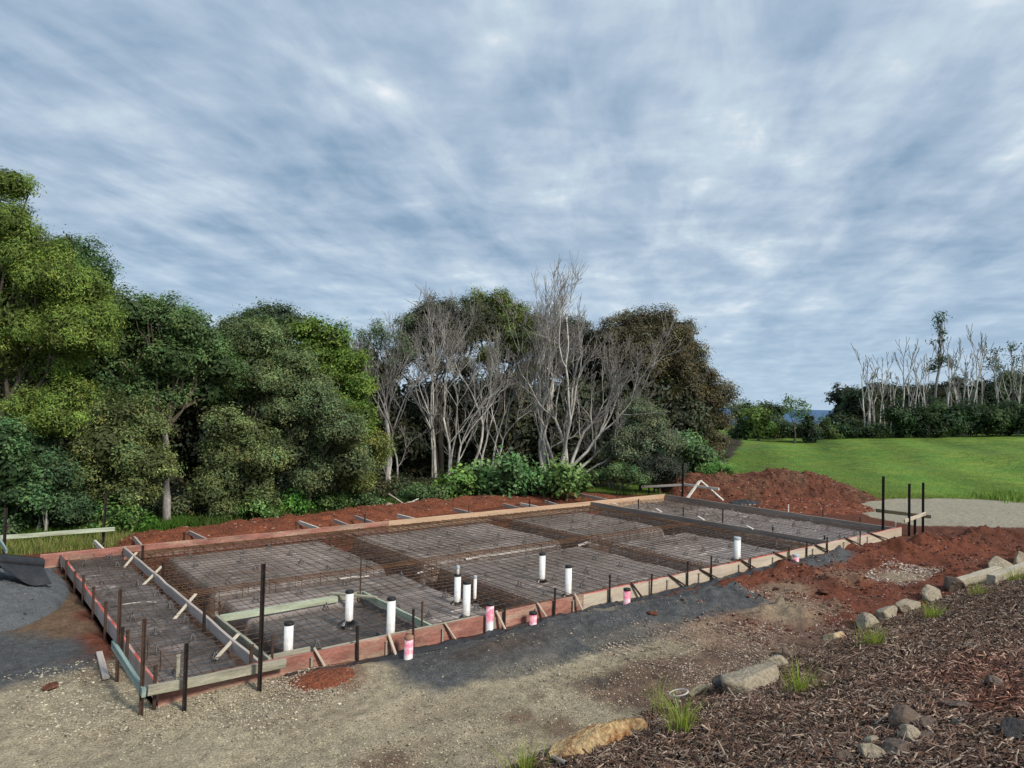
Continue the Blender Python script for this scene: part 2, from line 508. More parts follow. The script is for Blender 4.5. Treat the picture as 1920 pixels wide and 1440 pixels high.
def cloud(sal, sac, scale, detail, rough, dist, seed):
    c = N(t, 'ShaderNodeCombineXYZ'); L(Mth('MULTIPLY', al, sal), c.inputs[0]); L(Mth('MULTIPLY', ac, sac), c.inputs[1]); c.inputs[2].default_value = seed
    n = N(t, 'ShaderNodeTexNoise', Scale=scale, Detail=detail, Roughness=rough, Distortion=dist); L(c.outputs[0], n.inputs['Vector'])
    return n.outputs['Fac']


n_big = cloud(.6, .8, .8, 4, .5, .2, 3.1)
n_str = cloud(.9, 2.1, 1.7, 7, .54, .35, 8.3)
n_rip = cloud(2.3, 1.0, 1.7, 6, .52, .45, 5.2)
n_puf = cloud(1.2, 1.5, 3.6, 7, .54, .2, 1.7)
mixn = Mth('ADD', Mth('ADD', Mth('ADD', Mth('MULTIPLY', n_big, .25), Mth('MULTIPLY', n_str, .37)), Mth('MULTIPLY', n_puf, .21)), Mth('MULTIPLY', n_rip, .17))
ramp = N(t, 'ShaderNodeValToRGB'); L(mixn, ramp.inputs[0])
cr = ramp.color_ramp; cr.elements[0].position = .39; cr.elements[1].position = .63
cr.elements[0].color = (.230, .340, .475, 1); cr.elements[1].color = (.78, .82, .86, 1)
for p, c in ((.44, (.30, .41, .54, 1)), (.50, (.395, .495, .62, 1)), (.57, (.53, .63, .72, 1))):
    e = cr.elements.new(p); e.color = c
# towards the horizon the sheet thins to a pale blue
hz = N(t, 'ShaderNodeMapRange'); L(sep.outputs[2], hz.inputs[0]); hz.inputs[1].default_value = .0; hz.inputs[2].default_value = .22; hz.inputs[3].default_value = .75; hz.inputs[4].default_value = 0
hzn = N(t, 'ShaderNodeMix', data_type='RGBA'); L(hz.outputs[0], hzn.inputs[0]); L(ramp.outputs[0], hzn.inputs[6]); hzn.inputs[7].default_value = (.43, .575, .73, 1)
bg2 = N(t, 'ShaderNodeBackground'); bg2.inputs[1].default_value = 1.16; L(hzn.outputs[2], bg2.inputs[0])
ms = N(t, 'ShaderNodeMixShader'); ms.inputs[0].default_value = .9
L(bg1.outputs[0], ms.inputs[1]); L(bg2.outputs[0], ms.inputs[2]); L(ms.outputs[0], out.inputs[0])

sc.view_settings.view_transform = 'Standard'; sc.view_settings.look = 'None'; sc.view_settings.exposure = 0
sc.cycles.max_bounces = 4; sc.cycles.diffuse_bounces = 2; sc.cycles.transmission_bounces = 2; sc.cycles.glossy_bounces = 2
sc.cycles.use_denoising = True

# ------------------------------------------------------------------ ground
SX, SY = 17.62, 7.57      # slab length and width
MY = -3.15                # line of the garden edge


def spacing(segs, ends):
    a = [np.arange(s, e, d) for (s, e, d) in segs]
    a = np.concatenate(a)
    lo, hi = [], []
    d = segs[0][2]; v = a[0]
    while v > ends[0]:
        d *= 1.22; v -= d; lo.append(v)
    d = segs[-1][2]; v = a[-1]
    while v < ends[1]:
        d *= 1.10; v += d; hi.append(v)
    return np.concatenate([np.array(lo[::-1]), a, np.array(hi)])


def field_z(x, y):
    """lie of the paddock beyond the site"""
    up = .026 * np.maximum(0, (x - 42) - .9 * (y - 5)) * sst(36, 60, x)
    up = np.minimum(up, 2.2)
    und = (.26 * np.sin((x * .55 - y * .83) * .22 + 1.0) + .15 * np.sin((x * .8 - y * .6) * .5)) * sst(26, 40, x) * (1 - sst(50, 70, x))
    drop = -26 * sst(115, 420, np.hypot(x, y)) - 60 * sst(400, 3000, np.hypot(x, y))
    return up + und + drop


def mulch_z(x, y):
    p = np.maximum(0, MY - y)
    return np.minimum(.337 * p, 1.72) + .05 * (sst(0, .25, p))


def poly_in(x, y, P):
    ins = np.zeros(x.shape, bool); n = len(P)
    for i in range(n):
        x0, y0 = P[i]; x1, y1 = P[(i + 1) % n]
        if y0 == y1: continue
        c = ((y0 > y) != (y1 > y)) & (x < (x1 - x0) * (y - y0) / (y1 - y0) + x0)
        ins ^= c
    return ins


PAD = [(21.7, 3.0), (23.2, 3.65), (25.6, 3.8), (28.5, 2.6), (31, 0.9), (40, -5), (32, -8), (22.6, -1.5), (20.1, 0.55), (20.6, 2.0)]


def grass_edge(y):
    return np.interp(y, [-8, -3, 1, 3.9, 5.5, 7.2, 8.4, 9.6, 10.6, 11.6, 12.6, 14, 16, 32, 45], [46, 40, 31.6, 26.0, 25.0, 23.4, 19.6, 17.6, 16.6, 17.6, 23, 29, 34, 60, 75])


gx = spacing([(-3.2, 10, .045), (10, 21, .065), (21, 40, .14), (40, 72, .35)], (-400, 4000))
gy = spacing([(-3.6, 2.2, .045), (2.2, 7.4, .09), (7.4, 13, .09), (13, 36, .3)], (-400, 4000))
X, Y = np.meshgrid(gx, gy, indexing='ij')
wx = X + .55 * fbm(X * .8, Y * .8, 3, 4) + .16 * fbm(X * 4, Y * 4, 7, 4); wy = Y + .45 * fbm(X * .8 + 9, Y * .8, 4, 4) + .16 * fbm(X * 4 + 9, Y * 4, 8, 4)
sx = X + .16 * fbm(X * 3, Y * 3, 5, 4); sy = Y + .16 * fbm(X * 3 + 5, Y * 3, 6, 4)

C_forest = np.array([.035, .030, .020]); C_red = np.array([.140, .048, .028]); C_redd = np.array([.085, .036, .024])
C_grav = np.array([.318, .268, .185]); C_dust = np.array([.080, .082, .083]); C_brown = np.array([.150, .098, .062])
C_grass = np.array([.108, .180, .029]); C_pad = np.array([.30, .272, .205]); C_redgrav = np.array([.165, .105, .075])
n1 = fbm(X * 1.1, Y * 1.1, 11, 5); n2 = fbm(X * 4, Y * 4, 12, 4); n3 = fbm(X * 14, Y * 14, 13, 3)
colr = np.zeros(X.shape + (3,)); colr[:] = C_forest
Z = np.zeros_like(X)


def lay(mask, c):
    global colr
    mk = np.clip(mask, 0, 1)[..., None]
    colr = colr * (1 - mk) + np.asarray(c) * mk


def box(x, y, x0, x1, y0, y1, s=.3):
    return sst(x0 - s, x0 + s, x) * (1 - sst(x1 - s, x1 + s, x)) * sst(y0 - s, y0 + s, y) * (1 - sst(y1 - s, y1 + s, y))


# red ground all round the excavation
lay(box(wx, wy, -1.6, 40, -9, 9.6, .3), C_red * (1 + .25 * n2[..., None]))
lay(box(wx, wy, 17.6, 24, -3, 7.5, .6) * .55, C_redd)
lay(sst(.0, .5, fbm(X * .8 + 3, Y * .8, 17, 4)) * .6 * sst(7, 10, X) * (1 - sst(-.2, .2, Y)), C_redd)
# gravel hardstand along the front
gmask = np.maximum(box(wx, wy, -40, 7.6, -40, .5, .5), box(wx, wy, -40, .3, -40, 1.75, .3))
lay(gmask * np.clip(1.0 + .0 * n1, 0, 1), C_grav * (1 + .20 * n1[..., None] + .14 * n2[..., None]))
stain = sst(.05, .55, fbm(X * .75 + 2, Y * 1.1, 18, 5)) * gmask
lay(stain * .42, np.array([.165, .118, .082]) * (1 + .3 * n2[..., None]))
rut = (np.exp(-((Y + 1.75 + .12 * np.sin(X * .7)) / .13) ** 2) + np.exp(-((Y + 2.45 + .12 * np.sin(X * .7 + .4)) / .13) ** 2)) * gmask * (.6 + .5 * n2) * sst(-2, 1.5, X)
lay(rut * .38, C_grav * .62)
# light band (wheel path) and reddish gravel beside the garden edge
lay(box(wx, wy, 4.0, 9.0, -3.5, -2.15, .28) * .95, C_redgrav * .72 * (1 + .5 * n2[..., None] + .3 * n3[..., None]))
lay(box(wx, wy, 6.2, 9.2, -2.5, -.9, .4) * .7, C_redgrav * 1.25 * (1 + .3 * n2[..., None]))
for (bx_, by_, br, k) in ((8.9, -1.6, .75, .55), (10.1, -1.1, .5, .5), (13.0, -1.9, .55, .75), (14.0, -1.9, .35, .5), (9.4, -2.1, .5, .4), (11.9, -1.3, .7, .35)):
    lay((1 - sst(br * .4, br, np.hypot((wx - bx_) * .6, wy - by_))) * k, C_grav * .9)
# red spill at the front, dark spots on the gravel
for (bx_, by_, br, k, c) in ((1.75, -.28, .62, .9, C_red), (.55, -.9, .35, .35, C_redgrav), (1.25, -2.6, .38, .8, C_redd), (2.9, -2.35, .22, .65, C_redd), (3.1, -2.75, .3, .6, C_redd * .8),
                             (3.45, -2.15, .16, .6, C_redd), (-.25, 1.35, .5, .75, C_redgrav * .8), (-.05, 2.1, .3, .6, C_red), (4.35, -2.3, .22, .5, C_dust), (.3, -2.1, .5, .25, C_dust)):
    lay((1 - sst(br * .45, br, np.hypot(wx * .45 + X * .55 - bx_, wy * .45 + Y * .55 - by_) + br * (.35 * n2 + .45 * n3))) * k * np.clip(.75 + .8 * n3, .3, 1), np.asarray(c) * (1 + .25 * n3[..., None]))
# grey crusher dust: left yard and the bank against the front board
lay(box(wx, wy, -40, -.42, 1.5, 8.4, .22), C_dust * (1 + .12 * n1[..., None]))
lay(box(wx, wy, -.75, .05, 3.0, 6.9, .22) * .95, C_brown * (1 + .25 * n2[..., None]))
lay(box(wx, wy, -1.5, .0, 7.1, 8.0, .2) * .8, C_dust * 1.2)
ridge = sst(1.9, 3.0, X) * (1 - sst(8.6, 9.6, X)) * np.exp(-((Y + .80 + .22 * np.sin(X * .9)) / .45) ** 2) * (.75 + .45 * fbm(X * 1.0, Y * .8, 21, 3)) * np.interp(X, [2, 6.3, 7.5, 8.4, 9.2], [.50, .50, .75, 1.25, .8])
ridge2 = np.exp(-((X - 13.0) / 1.0) ** 2 - ((Y + .45) / .35) ** 2) * .8
lay(sst(.05, .2, ridge + .06 * n2), C_dust * (1 + .1 * n2[..., None]))
lay(box(wx, wy, 2.35, 8.6, -1.45, .1, .16) * np.clip(1.15 - .35 * (X > 5) - .5 * sst(-.1, .5, n1), .25, 1), C_dust * (1 + .16 * n2[..., None] + .12 * n1[..., None]))
lay(sst(.12, .4, ridge2 + .1 * n2), C_dust * 1.1)
lay(np.exp(-((X - 3.9) / .9) ** 2 - ((Y + .75) / .3) ** 2) * .6, C_brown * .65)
lay(box(wx, wy, 6.0, 7.6, -.45, -.05, .15) * .6, C_grav * .85)
# the concrete-coloured turning pad
pin = poly_in(X + .25 * n1, Y + .25 * n1, PAD).astype(float)
lay(pin, C_pad * (1 + .08 * n1[..., None]))
# grass
ge = sst(-.35, .35, X - grass_edge(Y) + .9 * fbm(X * .5, Y * .5, 31, 4) + .3 * n2)
ge = np.maximum(ge, box(wx, wy, -30, 1.6, 9.1, 12.0, .3))
ge = ge * (1 - pin)
gvar = fbm((X * .55 - Y * .83) * .28, (X * .83 + Y * .55) * .03, 33, 3)
mow = np.sin((X * .50 - Y * .87) * 1.15 + .8 * n1)
spk = rng.normal(0, 1, X.shape)
gc = C_grass * (1 + .38 * gvar[..., None] + .14 * n1[..., None] + .15 * mow[..., None] + .16 * spk[..., None])
gpat = fbm(X * .42 + 5, Y * .42, 35, 5); gfin = fbm(X * 2.6, Y * 2.6, 36, 3)
gc *= (1 + .22 * gfin + .14 * gpat)[..., None]
gc[..., 0] *= 1 + .15 * n1 + .30 * gpat
gdry = sst(.25, .6, fbm(X * .9 + 2, Y * .9, 37, 5))[..., None] * .35
gc = gc * (1 - gdry) + np.array([.16, .15, .055]) * gdry
lay(ge, gc)
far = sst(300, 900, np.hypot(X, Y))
lay(far, (.10, .17, .26))  # blue distance haze painted into the far ground colour
lay(sst(11.2, 11.8, wy) * (X > -60) * (1 - ge) * (1 - pin), C_forest)

Z += .035 * n1 * box(X, Y, -3, 24, -3.4, 9, .5) + .018 * n2 + (.009 + .010 * sst(4, 9, X)) * n3 * (1 - ge)
Z += .012 * n3 * sst(.03, .2, ridge) + .24 * ridge * (1 + .5 * n2) + .16 * ridge2
lump = np.maximum(0, fbm(X * 2.2, Y * 2.2, 44, 5)) ** 1.5
Z += .30 * lump * sst(7.0, 9.5, X) * (1 - sst(21, 22, X)) * (1 - sst(-.4, .3, Y)) * (1 - pin)
Z += .10 * np.exp(-((X - 1.7) / .6) ** 2 - ((Y + .3) / .4) ** 2) + .05 * np.exp(-((X - .3) / .9) ** 2 - ((Y + .1) / .35) ** 2)
# red windrow at the right end
wr = sst(12.5, 16, X) * (1 - sst(19.5, 21, X)) * np.exp(-((Y + 1.3 + .35 * (X - 16.5) * .5) / .6) ** 2)
Z += .34 * wr * (.6 + .7 * np.abs(fbm(X * 2.5, Y * 2.5, 47, 4)) * 1.6)
# cleat marks of tyres
tm = box(X, Y, 3.2, 8.4, -2.25, -1.35, .2)
Z += -.02 * rut
Z += tm * .030 * np.sin(X * 2 * math.pi / .15 + 3 * Y + .8 * n2) * (.5 + .5 * np.sin(Y * 2 * math.pi / .5))
Z += pin * (.02 - Z) + field_z(X, Y)
# forest floor rough
Z += .10 * n1 * sst(11.3, 12.5, Y) * (X < 30)
# excavation below the formwork and the ground under the mulch bank
ex = (X > -.02) & (X < SX + .02) & (Y > .0) & (Y < SY)
Z = np.where(ex, -.75, Z)
mb = sst(0, .3, MY - .1 - Y)
Z = np.where(Y < MY, Z * (1 - mb) + (mulch_z(X, Y) - .10) * mb, Z)
colr *= (1 + .20 * n3[..., None] * (1 - ge[..., None]))
colr = np.clip(colr, .004, .8)
ni, nj = X.shape
idx = np.arange(ni * nj).reshape(ni, nj)
F = np.stack([idx[:-1, :-1], idx[1:, :-1], idx[1:, 1:], idx[:-1, 1:]], -1).reshape(-1, 4)
M['ground'] = surf('ground', (1, 1, 1), .95, 9, .25, None, 55, .5, .8, .025, attr=True, spec=.15)
ground = mesh_np('ground', np.stack([X, Y, Z], -1).reshape(-1, 3), F, M['ground'], col=colr.reshape(-1, 3), smooth=True)
tag(ground, kind='structure')


def gz(x, y):
    """height of the ground sheet near (x, y)"""
    i = np.clip(np.searchsorted(gx, x), 0, ni - 1); j = np.clip(np.searchsorted(gy, y), 0, nj - 1)
    return Z[i, j]


# distant country on the skyline
V = []; Fh = []
m = 60
for i in range(m):
    a = YAW + R(40) - R(80) * i / (m - 1)
    h = 3.25 + 6 * fbm(np.array(a * 9.0), np.array(0.3), 5, 4) * 2 + 3
    for (d, z) in ((4200, -95), (4300, float(h) * .8), (5200, float(h) + 4), (6200, -95)):
        V.append((CAM[0] + d * math.cos(a), CAM[1] + d * math.sin(a), z))
for i in range(m - 1):
    for k in range(3):
        Fh.append((i * 4 + k, i * 4 + k + 1, (i + 1) * 4 + k + 1, (i + 1) * 4 + k))
M['haze_hill'] = surf('distant_hill', (.085, .15, .25), 1, .002, .2, None, .01, .1, 0, spec=0)  # atmospheric haze is mixed into this blue base colour
tag(mesh_list('hills', V, Fh, M['haze_hill'], smooth=True), kind='structure')

# ------------------------------------------------------------------ garden bank with bark mulch
mxs = np.concatenate([np.arange(-6, 18, .06), np.arange(18, 40, .25)]); mys = np.concatenate([np.arange(-11, -7.4, .2), np.arange(-7.4, MY + .08, .06)])
A, B = np.meshgrid(mxs, mys, indexing='ij')


def bank_z(x, y):
    return mulch_z(x, y) + .05 * fbm(x * 1.2, y * 1.2, 51, 4) * sst(0, .3, MY - y) + .018 * fbm(x * 7, y * 7, 52, 3)


edge = MY + .10 * fbm(mxs * 1.5, mxs * 0, 53, 3)
Zm = bank_z(A, B)
Zm = np.where(B > edge[:, None], -.12, Zm)
mcol = np.array([.060, .041, .031]) * (1 + .5 * fbm(A * 2, B * 2, 54, 4))[..., None]
red = sst(.1, .5, fbm(A * .7 + 3, B * .7, 55, 3))[..., None] * sst(0, 2, -4.2 - B)[..., None]
mcol = mcol * (1 - .6 * red) + np.array([.11, .045, .03]) * .6 * red
ia = np.arange(A.size).reshape(A.shape)
Fm = np.stack([ia[:-1, :-1], ia[1:, :-1], ia[1:, 1:], ia[:-1, 1:]], -1).reshape(-1, 4)
tag(mesh_np('garden_bank', np.stack([A, B, Zm], -1).reshape(-1, 3), Fm, M['ground'], col=mcol.reshape(-1, 3), smooth=True), kind='structure')


def scatter_boxes(name, P, Nrm, ln, wd, th, col, mat):
    """many small slivers lying on a surface: one mesh"""
    n = len(P)
    a = rng.normal(0, 1, (n, 3)); a -= (a * Nrm).sum(1)[:, None] * Nrm
    a += rng.normal(0, .18, (n, 3)); a /= np.linalg.norm(a, axis=1)[:, None]
    b = np.cross(Nrm, a); b /= np.linalg.norm(b, axis=1)[:, None]; c = np.cross(a, b)
    a = a * ln[:, None]; b = b * wd[:, None]; c = c * th[:, None]
    taper = rng.uniform(.25, .9, n)[:, None]
    P = P + c * .5
    V = np.stack([P - a - b * taper, P + a - b * .8, P + a + b * taper, P - a + b * .9, P - a * .92 - b * .5 * taper + c, P + a * .9 - b * .5 + c, P + a * .92 + b * .5 * taper + c, P - a * .9 + b * .6 + c], 1).reshape(-1, 3)
    f = np.array([[0, 1, 5, 4], [1, 2, 6, 5], [2, 3, 7, 6], [3, 0, 4, 7], [4, 5, 6, 7]])
    F = (np.arange(n)[:, None, None] * 8 + f[None]).reshape(-1, 4)
    return mesh_np(name, V, F, mat, col=np.repeat(col, 8, 0))


n = 250000
cx = rng.uniform(.5, 20, n); cy = rng.uniform(-8.2, MY - .02, n)
dd = (cx - CAM[0]) * _f[0] + (cy - CAM[1]) * _f[1]; lat = (cx - CAM[0]) * _r[0] + (cy - CAM[1]) * _r[1]
keep = (dd > 2.6) & (lat > -.25 * dd - .5) & (lat < 1.5 * dd + 1.0) & (rng.random(n) < np.clip((6.5 / np.maximum(dd, 1)) ** 1.0, 0, 1)) & (cy < MY + .1 * fbm(cx * 1.5, cx * 0, 53, 3) - .05)
cx, cy, dd = cx[keep], cy[keep], dd[keep]; n = len(cx)
P = np.stack([cx, cy, bank_z(cx, cy) + rng.uniform(0, .03, n)], 1)
Nr = np.tile(np.array([[0, .32, 1.0]]), (n, 1)) + rng.normal(0, .28, (n, 3)); Nr /= np.linalg.norm(Nr, axis=1)[:, None]
ln = rng.gamma(3.0, .0105, n) + .008; ln *= np.where(rng.random(n) < .06, 1.8, 1.15)
wd = rng.uniform(.003, .011, n)
tone = rng.random(n)[:, None]
pale = (rng.random(n) < .24)[:, None]
ccol = np.array([.118, .070, .049]) * (.28 + 1.5 * tone)
ccol = np.where(pale, np.array([.38, .29, .22]) * (.45 + .9 * tone), ccol)
ccol = ccol * (1 + .35 * fbm(cx, cy, 57, 3))[:, None]
rd_ = sst(.05, .5, fbm(cx * .7 + 3, cy * .7, 55, 3))[:, None] * sst(0, 2, -4.2 - cy)[:, None]
ccol = ccol * (1 + rd_ * np.array([.08, -.2, -.25]))
mul = scatter_boxes('bark_mulch', P, Nr, ln, wd, rng.uniform(.002, .006, n), ccol, M['vcol'])
tag(mul, 'brown shredded bark mulch covering the garden bank', 'mulch', kind='stuff')


# ------------------------------------------------------------------ loose stones on the hardstand
def stones(name, P, size, col, mat, label, cat):
    n = len(P)
    base = np.array([[1, 0, 0], [0, 1, 0], [-1, 0, 0], [0, -1, 0], [0, 0, .8], [0, 0, -.5]], float)
    V = base[None] * rng.uniform(.6, 1.3, (n, 6, 1)) + rng.normal(0, .18, (n, 6, 3))
    a = rng.uniform(0, 2 * math.pi, n); ca, sa = np.cos(a), np.sin(a)
    x = V[..., 0] * ca[:, None] - V[..., 1] * sa[:, None]; y = V[..., 0] * sa[:, None] + V[..., 1] * ca[:, None]
    V = np.stack([x, y, V[..., 2] * .8], -1) * size[:, None, None] + P[:, None]
    f = np.array([[0, 1, 4], [1, 2, 4], [2, 3, 4], [3, 0, 4], [1, 0, 5], [2, 1, 5], [3, 2, 5], [0, 3, 5]])
    F = (np.arange(n)[:, None, None] * 6 + f[None]).reshape(-1, 3)
    o = mesh_np(name, V.reshape(-1, 3), F, mat, col=np.repeat(col, 6, 0))
    return tag(o, label, cat, kind='stuff')


PX, PYs, PS, PC = [], [], [], []


def strew(n, x0, x1, y0, y1, s0, s1, base, var=.35, clump=0.0):
    x = rng.uniform(x0, x1, n); y = rng.uniform(y0, y1, n)
    k = (rng.random(n) < np.clip(.55 + 1.3 * fbm(x * 1.3, y * 1.3, 61, 4) - clump, 0, 1))
    k &= ~((x > 2.3) & (x < 8.6) & (y > -1.35) & (rng.random(n) < .75))
    k &= ~((x > -.06) & (x < SX + .06) & (y > -.06) & (y < SY + .06)) & (y > MY - .05)
    x, y = x[k], y[k]
    PX.append(x); PYs.append(y); PS.append(s0 * (s1 / s0) ** (rng.random(len(x)) ** 2.2))
    PC.append(np.asarray(base) * (1 + var * rng.normal(0, 1, len(x)))[:, None])


strew(26000, -2.2, 7.5, -3.2, .4, .005, .015, (.36, .32, .23))
strew(9000, -1.6, 1.6, -1.3, 1.9, .006, .020, (.36, .32, .24))
strew(2200, 1.0, 2.6, -.9, .1, .005, .014, (.32, .24, .19))
strew(13000, 5, 10, -3.1, -.8, .006, .020, (.33, .25, .20), clump=.18)
strew(7000, 9, 19, -3.1, -.1, .007, .022, (.34, .24, .19), clump=.34)
strew(1500, 12.3, 14.2, -2.4, -1.4, .010, .03, (.45, .38, .32), clump=-.2)
strew(7000, -1.4, 7.5, -3.2, .3, .005, .015, (.12, .10, .085), clump=.15)
strew(6000, 7, 19, -3.1, 0, .012, .045, (.10, .038, .024))
xs, ys = np.concatenate(PX), np.concatenate(PYs)
stones('gravel', np.stack([xs, ys, gz(xs, ys) + .003], 1), np.concatenate(PS), np.clip(np.concatenate(PC), .01, .7), M['vcol'], 'loose pale gravel and clods strewn over the bare hardstand', 'gravel')


# ------------------------------------------------------------------ heaps
def heap(name, poly_h, x0, x1, y0, y1, step, mat, lumps, clodsize, nclod, label, cat, group=None, seed=70, ccol=(.17, .055, .03), base=None):
    """a tipped heap as a rough height field; poly_h(x, y) gives its smooth profile, clods sit on it"""
    xs = np.arange(x0, x1, step); ys = np.arange(y0, y1, step)
    A, B = np.meshgrid(xs, ys, indexing='ij')
    H = poly_h(A, B)
    rough = lumps * (np.abs(fbm(A * 1.6, B * 1.6, seed, 5)) * 1.5 + .55 * fbm(A * 4, B * 4, seed + 5, 4) + .45 * fbm(A * 11, B * 11, seed + 8, 3))
    Zh = H * (1 + .25 * fbm(A * .9, B * .9, seed + 9, 3)) + rough * sst(0, .25, H) - .08 + .06 * sst(0, .1, H)
    ia = np.arange(A.size).reshape(A.shape)
    F = np.stack([ia[:-1, :-1], ia[1:, :-1], ia[1:, 1:], ia[:-1, 1:]], -1).reshape(-1, 4)
    hk = (H > .004); fk = hk.ravel()[F].any(1)
    root = empty(name, (float((x0 + x1) / 2), float((y0 + y1) / 2), 0), label, cat, group)
    V = np.stack([A, B, Zh + (field_z(A, B) if base is None else base)], -1).reshape(-1, 3)
    F = F[fk]; used = np.unique(F); re = np.full(len(V), -1); re[used] = np.arange(len(used))
    mesh_np('heap_surface', V[used], re[F], mat, root, smooth=True)
    if nclod:
        i = rng.integers(0, A.size, nclod * 3); hh = H.ravel()[i]; i = i[hh > .03][:nclod]
        P = V[i]; n = len(P)
        s = clodsize * (rng.random(n) ** 3 * 2.2 + .35)
        c = np.asarray(ccol) * (1 + .3 * rng.normal(0, 1, n))[:, None]
        pale = rng.random(n) < .08
        c = np.where(pale[:, None], np.array([.34, .22, .16]), c)
        o = stones('clods', P + np.array([0, 0, .0]), s, np.clip(c, .01, .6), M['vcol'], None, None)
        o.parent = root; o.matrix_parent_inverse = Matrix.Translation(-root.location)
    return root


def berm_line(pts, w, h):
    px = [p[0] for p in pts]; py = [p[1] for p in pts]

    def f(x, y):
        hh = np.interp(x, [px[0], 11, 15, px[-1]], [h, h, h * .55, h * .4])
        yc = np.interp(x, px, py)
        t = (y - yc) / w
        e = sst(px[0], px[0] + .8, x) * (1 - sst(px[-1] - .8, px[-1], x))
        return hh * e * np.clip(1 - t * t, 0, 1) * (.75 + .45 * vnoise(x * .9, x * 0 + .5, 77))
    return f


heap('soil_berm', berm_line([(.9, 8.9), (4.7, 9.2), (8.3, 9.9), (13, 10.6), (16.8, 9.8), (17.6, 9.6)], 1.05, .23), .4, 17.8, 7.75, 12.2, .04, M['red_soil'], .085, .016, 9000,
     'long low bank of red soil behind the far form boards', 'soil bank')


def big_mound(x, y):
    # local axes: along the mound and across it
    ox, oy = 22.9, 7.2
    a = (x - ox) * .778 + (y - oy) * -.628; b = (x - ox) * .628 + (y - oy) * .778
    prof = np.interp(a, [-3.9, -3.4, -2.8, -1.75, -.8, -.2, .5, 1.2, 2.2, 3.0, 3.6, 4.3], [0, .50, .68, .80, .66, .70, .84, .80, .66, .50, .26, 0])
    return prof * np.clip(1 - (b / 1.8) ** 2, 0, 1) ** .9


heap('soil_heap', lambda x, y: .15 * np.clip(1 - ((x - 1.62) / .62) ** 2 - ((y + .36) / .42) ** 2, 0, 1), .8, 2.4, -.95, -.07, .022, M['red_soil'], .03, .009, 500,
     'small red soil heap at the foot of the front board beside the tall picket', 'soil heap', seed=87, base=0)
heap('soil_mound', big_mound, 18.2, 27.6, 2.8, 11.6, .045, M['brown_soil'], .13, .022, 9000, 'big heap of red brown soil beyond the far corner of the slab', 'soil mound', seed=83, ccol=(.13, .052, .03))
heap('soil_spill', lambda x, y: .15 * np.clip(1 - ((x - 21.4) / 2.5) ** 2 - ((y - 4.2) / 2.2) ** 2, 0, 1), 18.7, 24.2, 1.8, 6.6, .05, M['red_soil'], .09, .025, 2500,
     'low spread of red soil between the slab and the pale pad', 'soil spill', seed=91)


def dust_pile(x, y):
    return .50 * np.clip(1 - ((x + 1.75) / 1.7) ** 2 - ((y - 6.0) / 2.6) ** 2, 0, 1) ** .8


heap('dust_pile', dust_pile, -3.6, .1, 3.2, 8.8, .04, M['dust'], .07, .014, 900, 'blue grey pile of crusher dust left of the slab', 'gravel pile', seed=95, ccol=(.09, .095, .10))
# lone clods
for k, (px, py, s, lb) in enumerate(((97, 1292, .10, 'red clod of soil at the edge of the grey crusher dust'), (1541, 1115, .13, 'dark red clod lying on the wheel path beside the slab'),
                                     (1222, 1163, .10, 'brown clod on the grey bank below the pink pipe stub'), (1735, 1062, .12, 'dark clod beside the white pebbles near the right end'),
                                     (1440, 870 + 175, .08, 'small dark clod below the timber brace of the pale board'))):
    g = G(px, py)
    rock('soil_clod', (g[0], g[1], float(gz(g[0], g[1])) + s * .25), (s, s * .75, s * .4), M['brown_soil'], 200 + k, k * 1.1, 5, .25, label=lb, cat='clod')

# ------------------------------------------------------------------ plastic membrane under the slab
TZ = .25                                                             # top of the form boards
PADS = [(1.62, 4.88, 3.95, 7.02), (1.62, 4.82, .35, 3.40), (5.62, 9.50, 3.95, 7.02), (5.60, 9.45, .35, 3.40), (10.28, 13.10, 3.90, 7.0), (10.18, 13.05, .35, 3.25)]
mx = np.arange(.03, SX - .02, .036); my = np.arange(.03, SY - .02, .036)
A, B = np.meshgrid(mx, my, indexing='ij')
aw = A + .05 * fbm(A * 2, B * 2, 101, 3); bw = B + .05 * fbm(A * 2 + 7, B * 2, 102, 3)
top = np.zeros_like(A)
for (x0, x1, y0, y1) in PADS:
    top = np.maximum(top, box(aw, bw, x0, x1, y0, y1, .09))
strip = np.maximum(1 - sst(.98, 1.06, aw), sst(13.98, 14.06, A) * box(aw, bw, 14.0, 17.4, .3, 7.3, .12))
top = np.maximum(top, strip)
# recess frame stands in the second pad
rec = box(A, B, 1.22, 3.44, .28, 2.2, .02)
wr1 = np.abs(fbm(A * .9 + .3 * B, B * 4.5, 103, 4)); wr2 = fbm(A * 3, B * 3, 104, 4)
wr3 = np.maximum(0, .12 - np.abs(fbm(A * 1.2, B * 1.6, 105, 3))) * 8
Zm = -.34 + .43 * top - .07 * rec + .020 * wr2 + .028 * (wr1 - .25) * (.85 + 1.6 * (strip * (A < 1.1)) + .5 * strip + 1.3 * rec) + .026 * wr3 * (strip + rec * .9 + .25)
dusty = sst(-.3, .5, fbm(A * .8, B * .8, 106, 4))
cp = np.array([.255, .214, .192]); cd = np.array([.095, .083, .079]); ct = np.array([.062, .036, .026])
mc = cp * (.75 + .5 * dusty[..., None])
sr = np.clip(rec + (1 - sst(.98, 1.06, aw)), 0, 1)[..., None]
mc = mc * (1 - sr) + cd * (.7 + .7 * dusty[..., None]) * sr
mc = mc * top[..., None] + ct * (1 - top[..., None]) * (.7 + .8 * vnoise(A * 3, B * 3, 107)[..., None])
stk = np.clip(.05 - np.abs(fbm(A * 1.3, B * 5.5, 109, 3)), 0, 1) / .05 * sst(.0, .3, fbm(A * 1.7, B * 1.7, 110, 2))
mc = mc * (1 + 1.5 * stk[..., None])  # reflective sheen of the plastic painted in as lighter streaks
brn = sst(.12, .6, fbm(A * .6 + 4, B * .9, 108, 4))[..., None] * .55 * top[..., None]
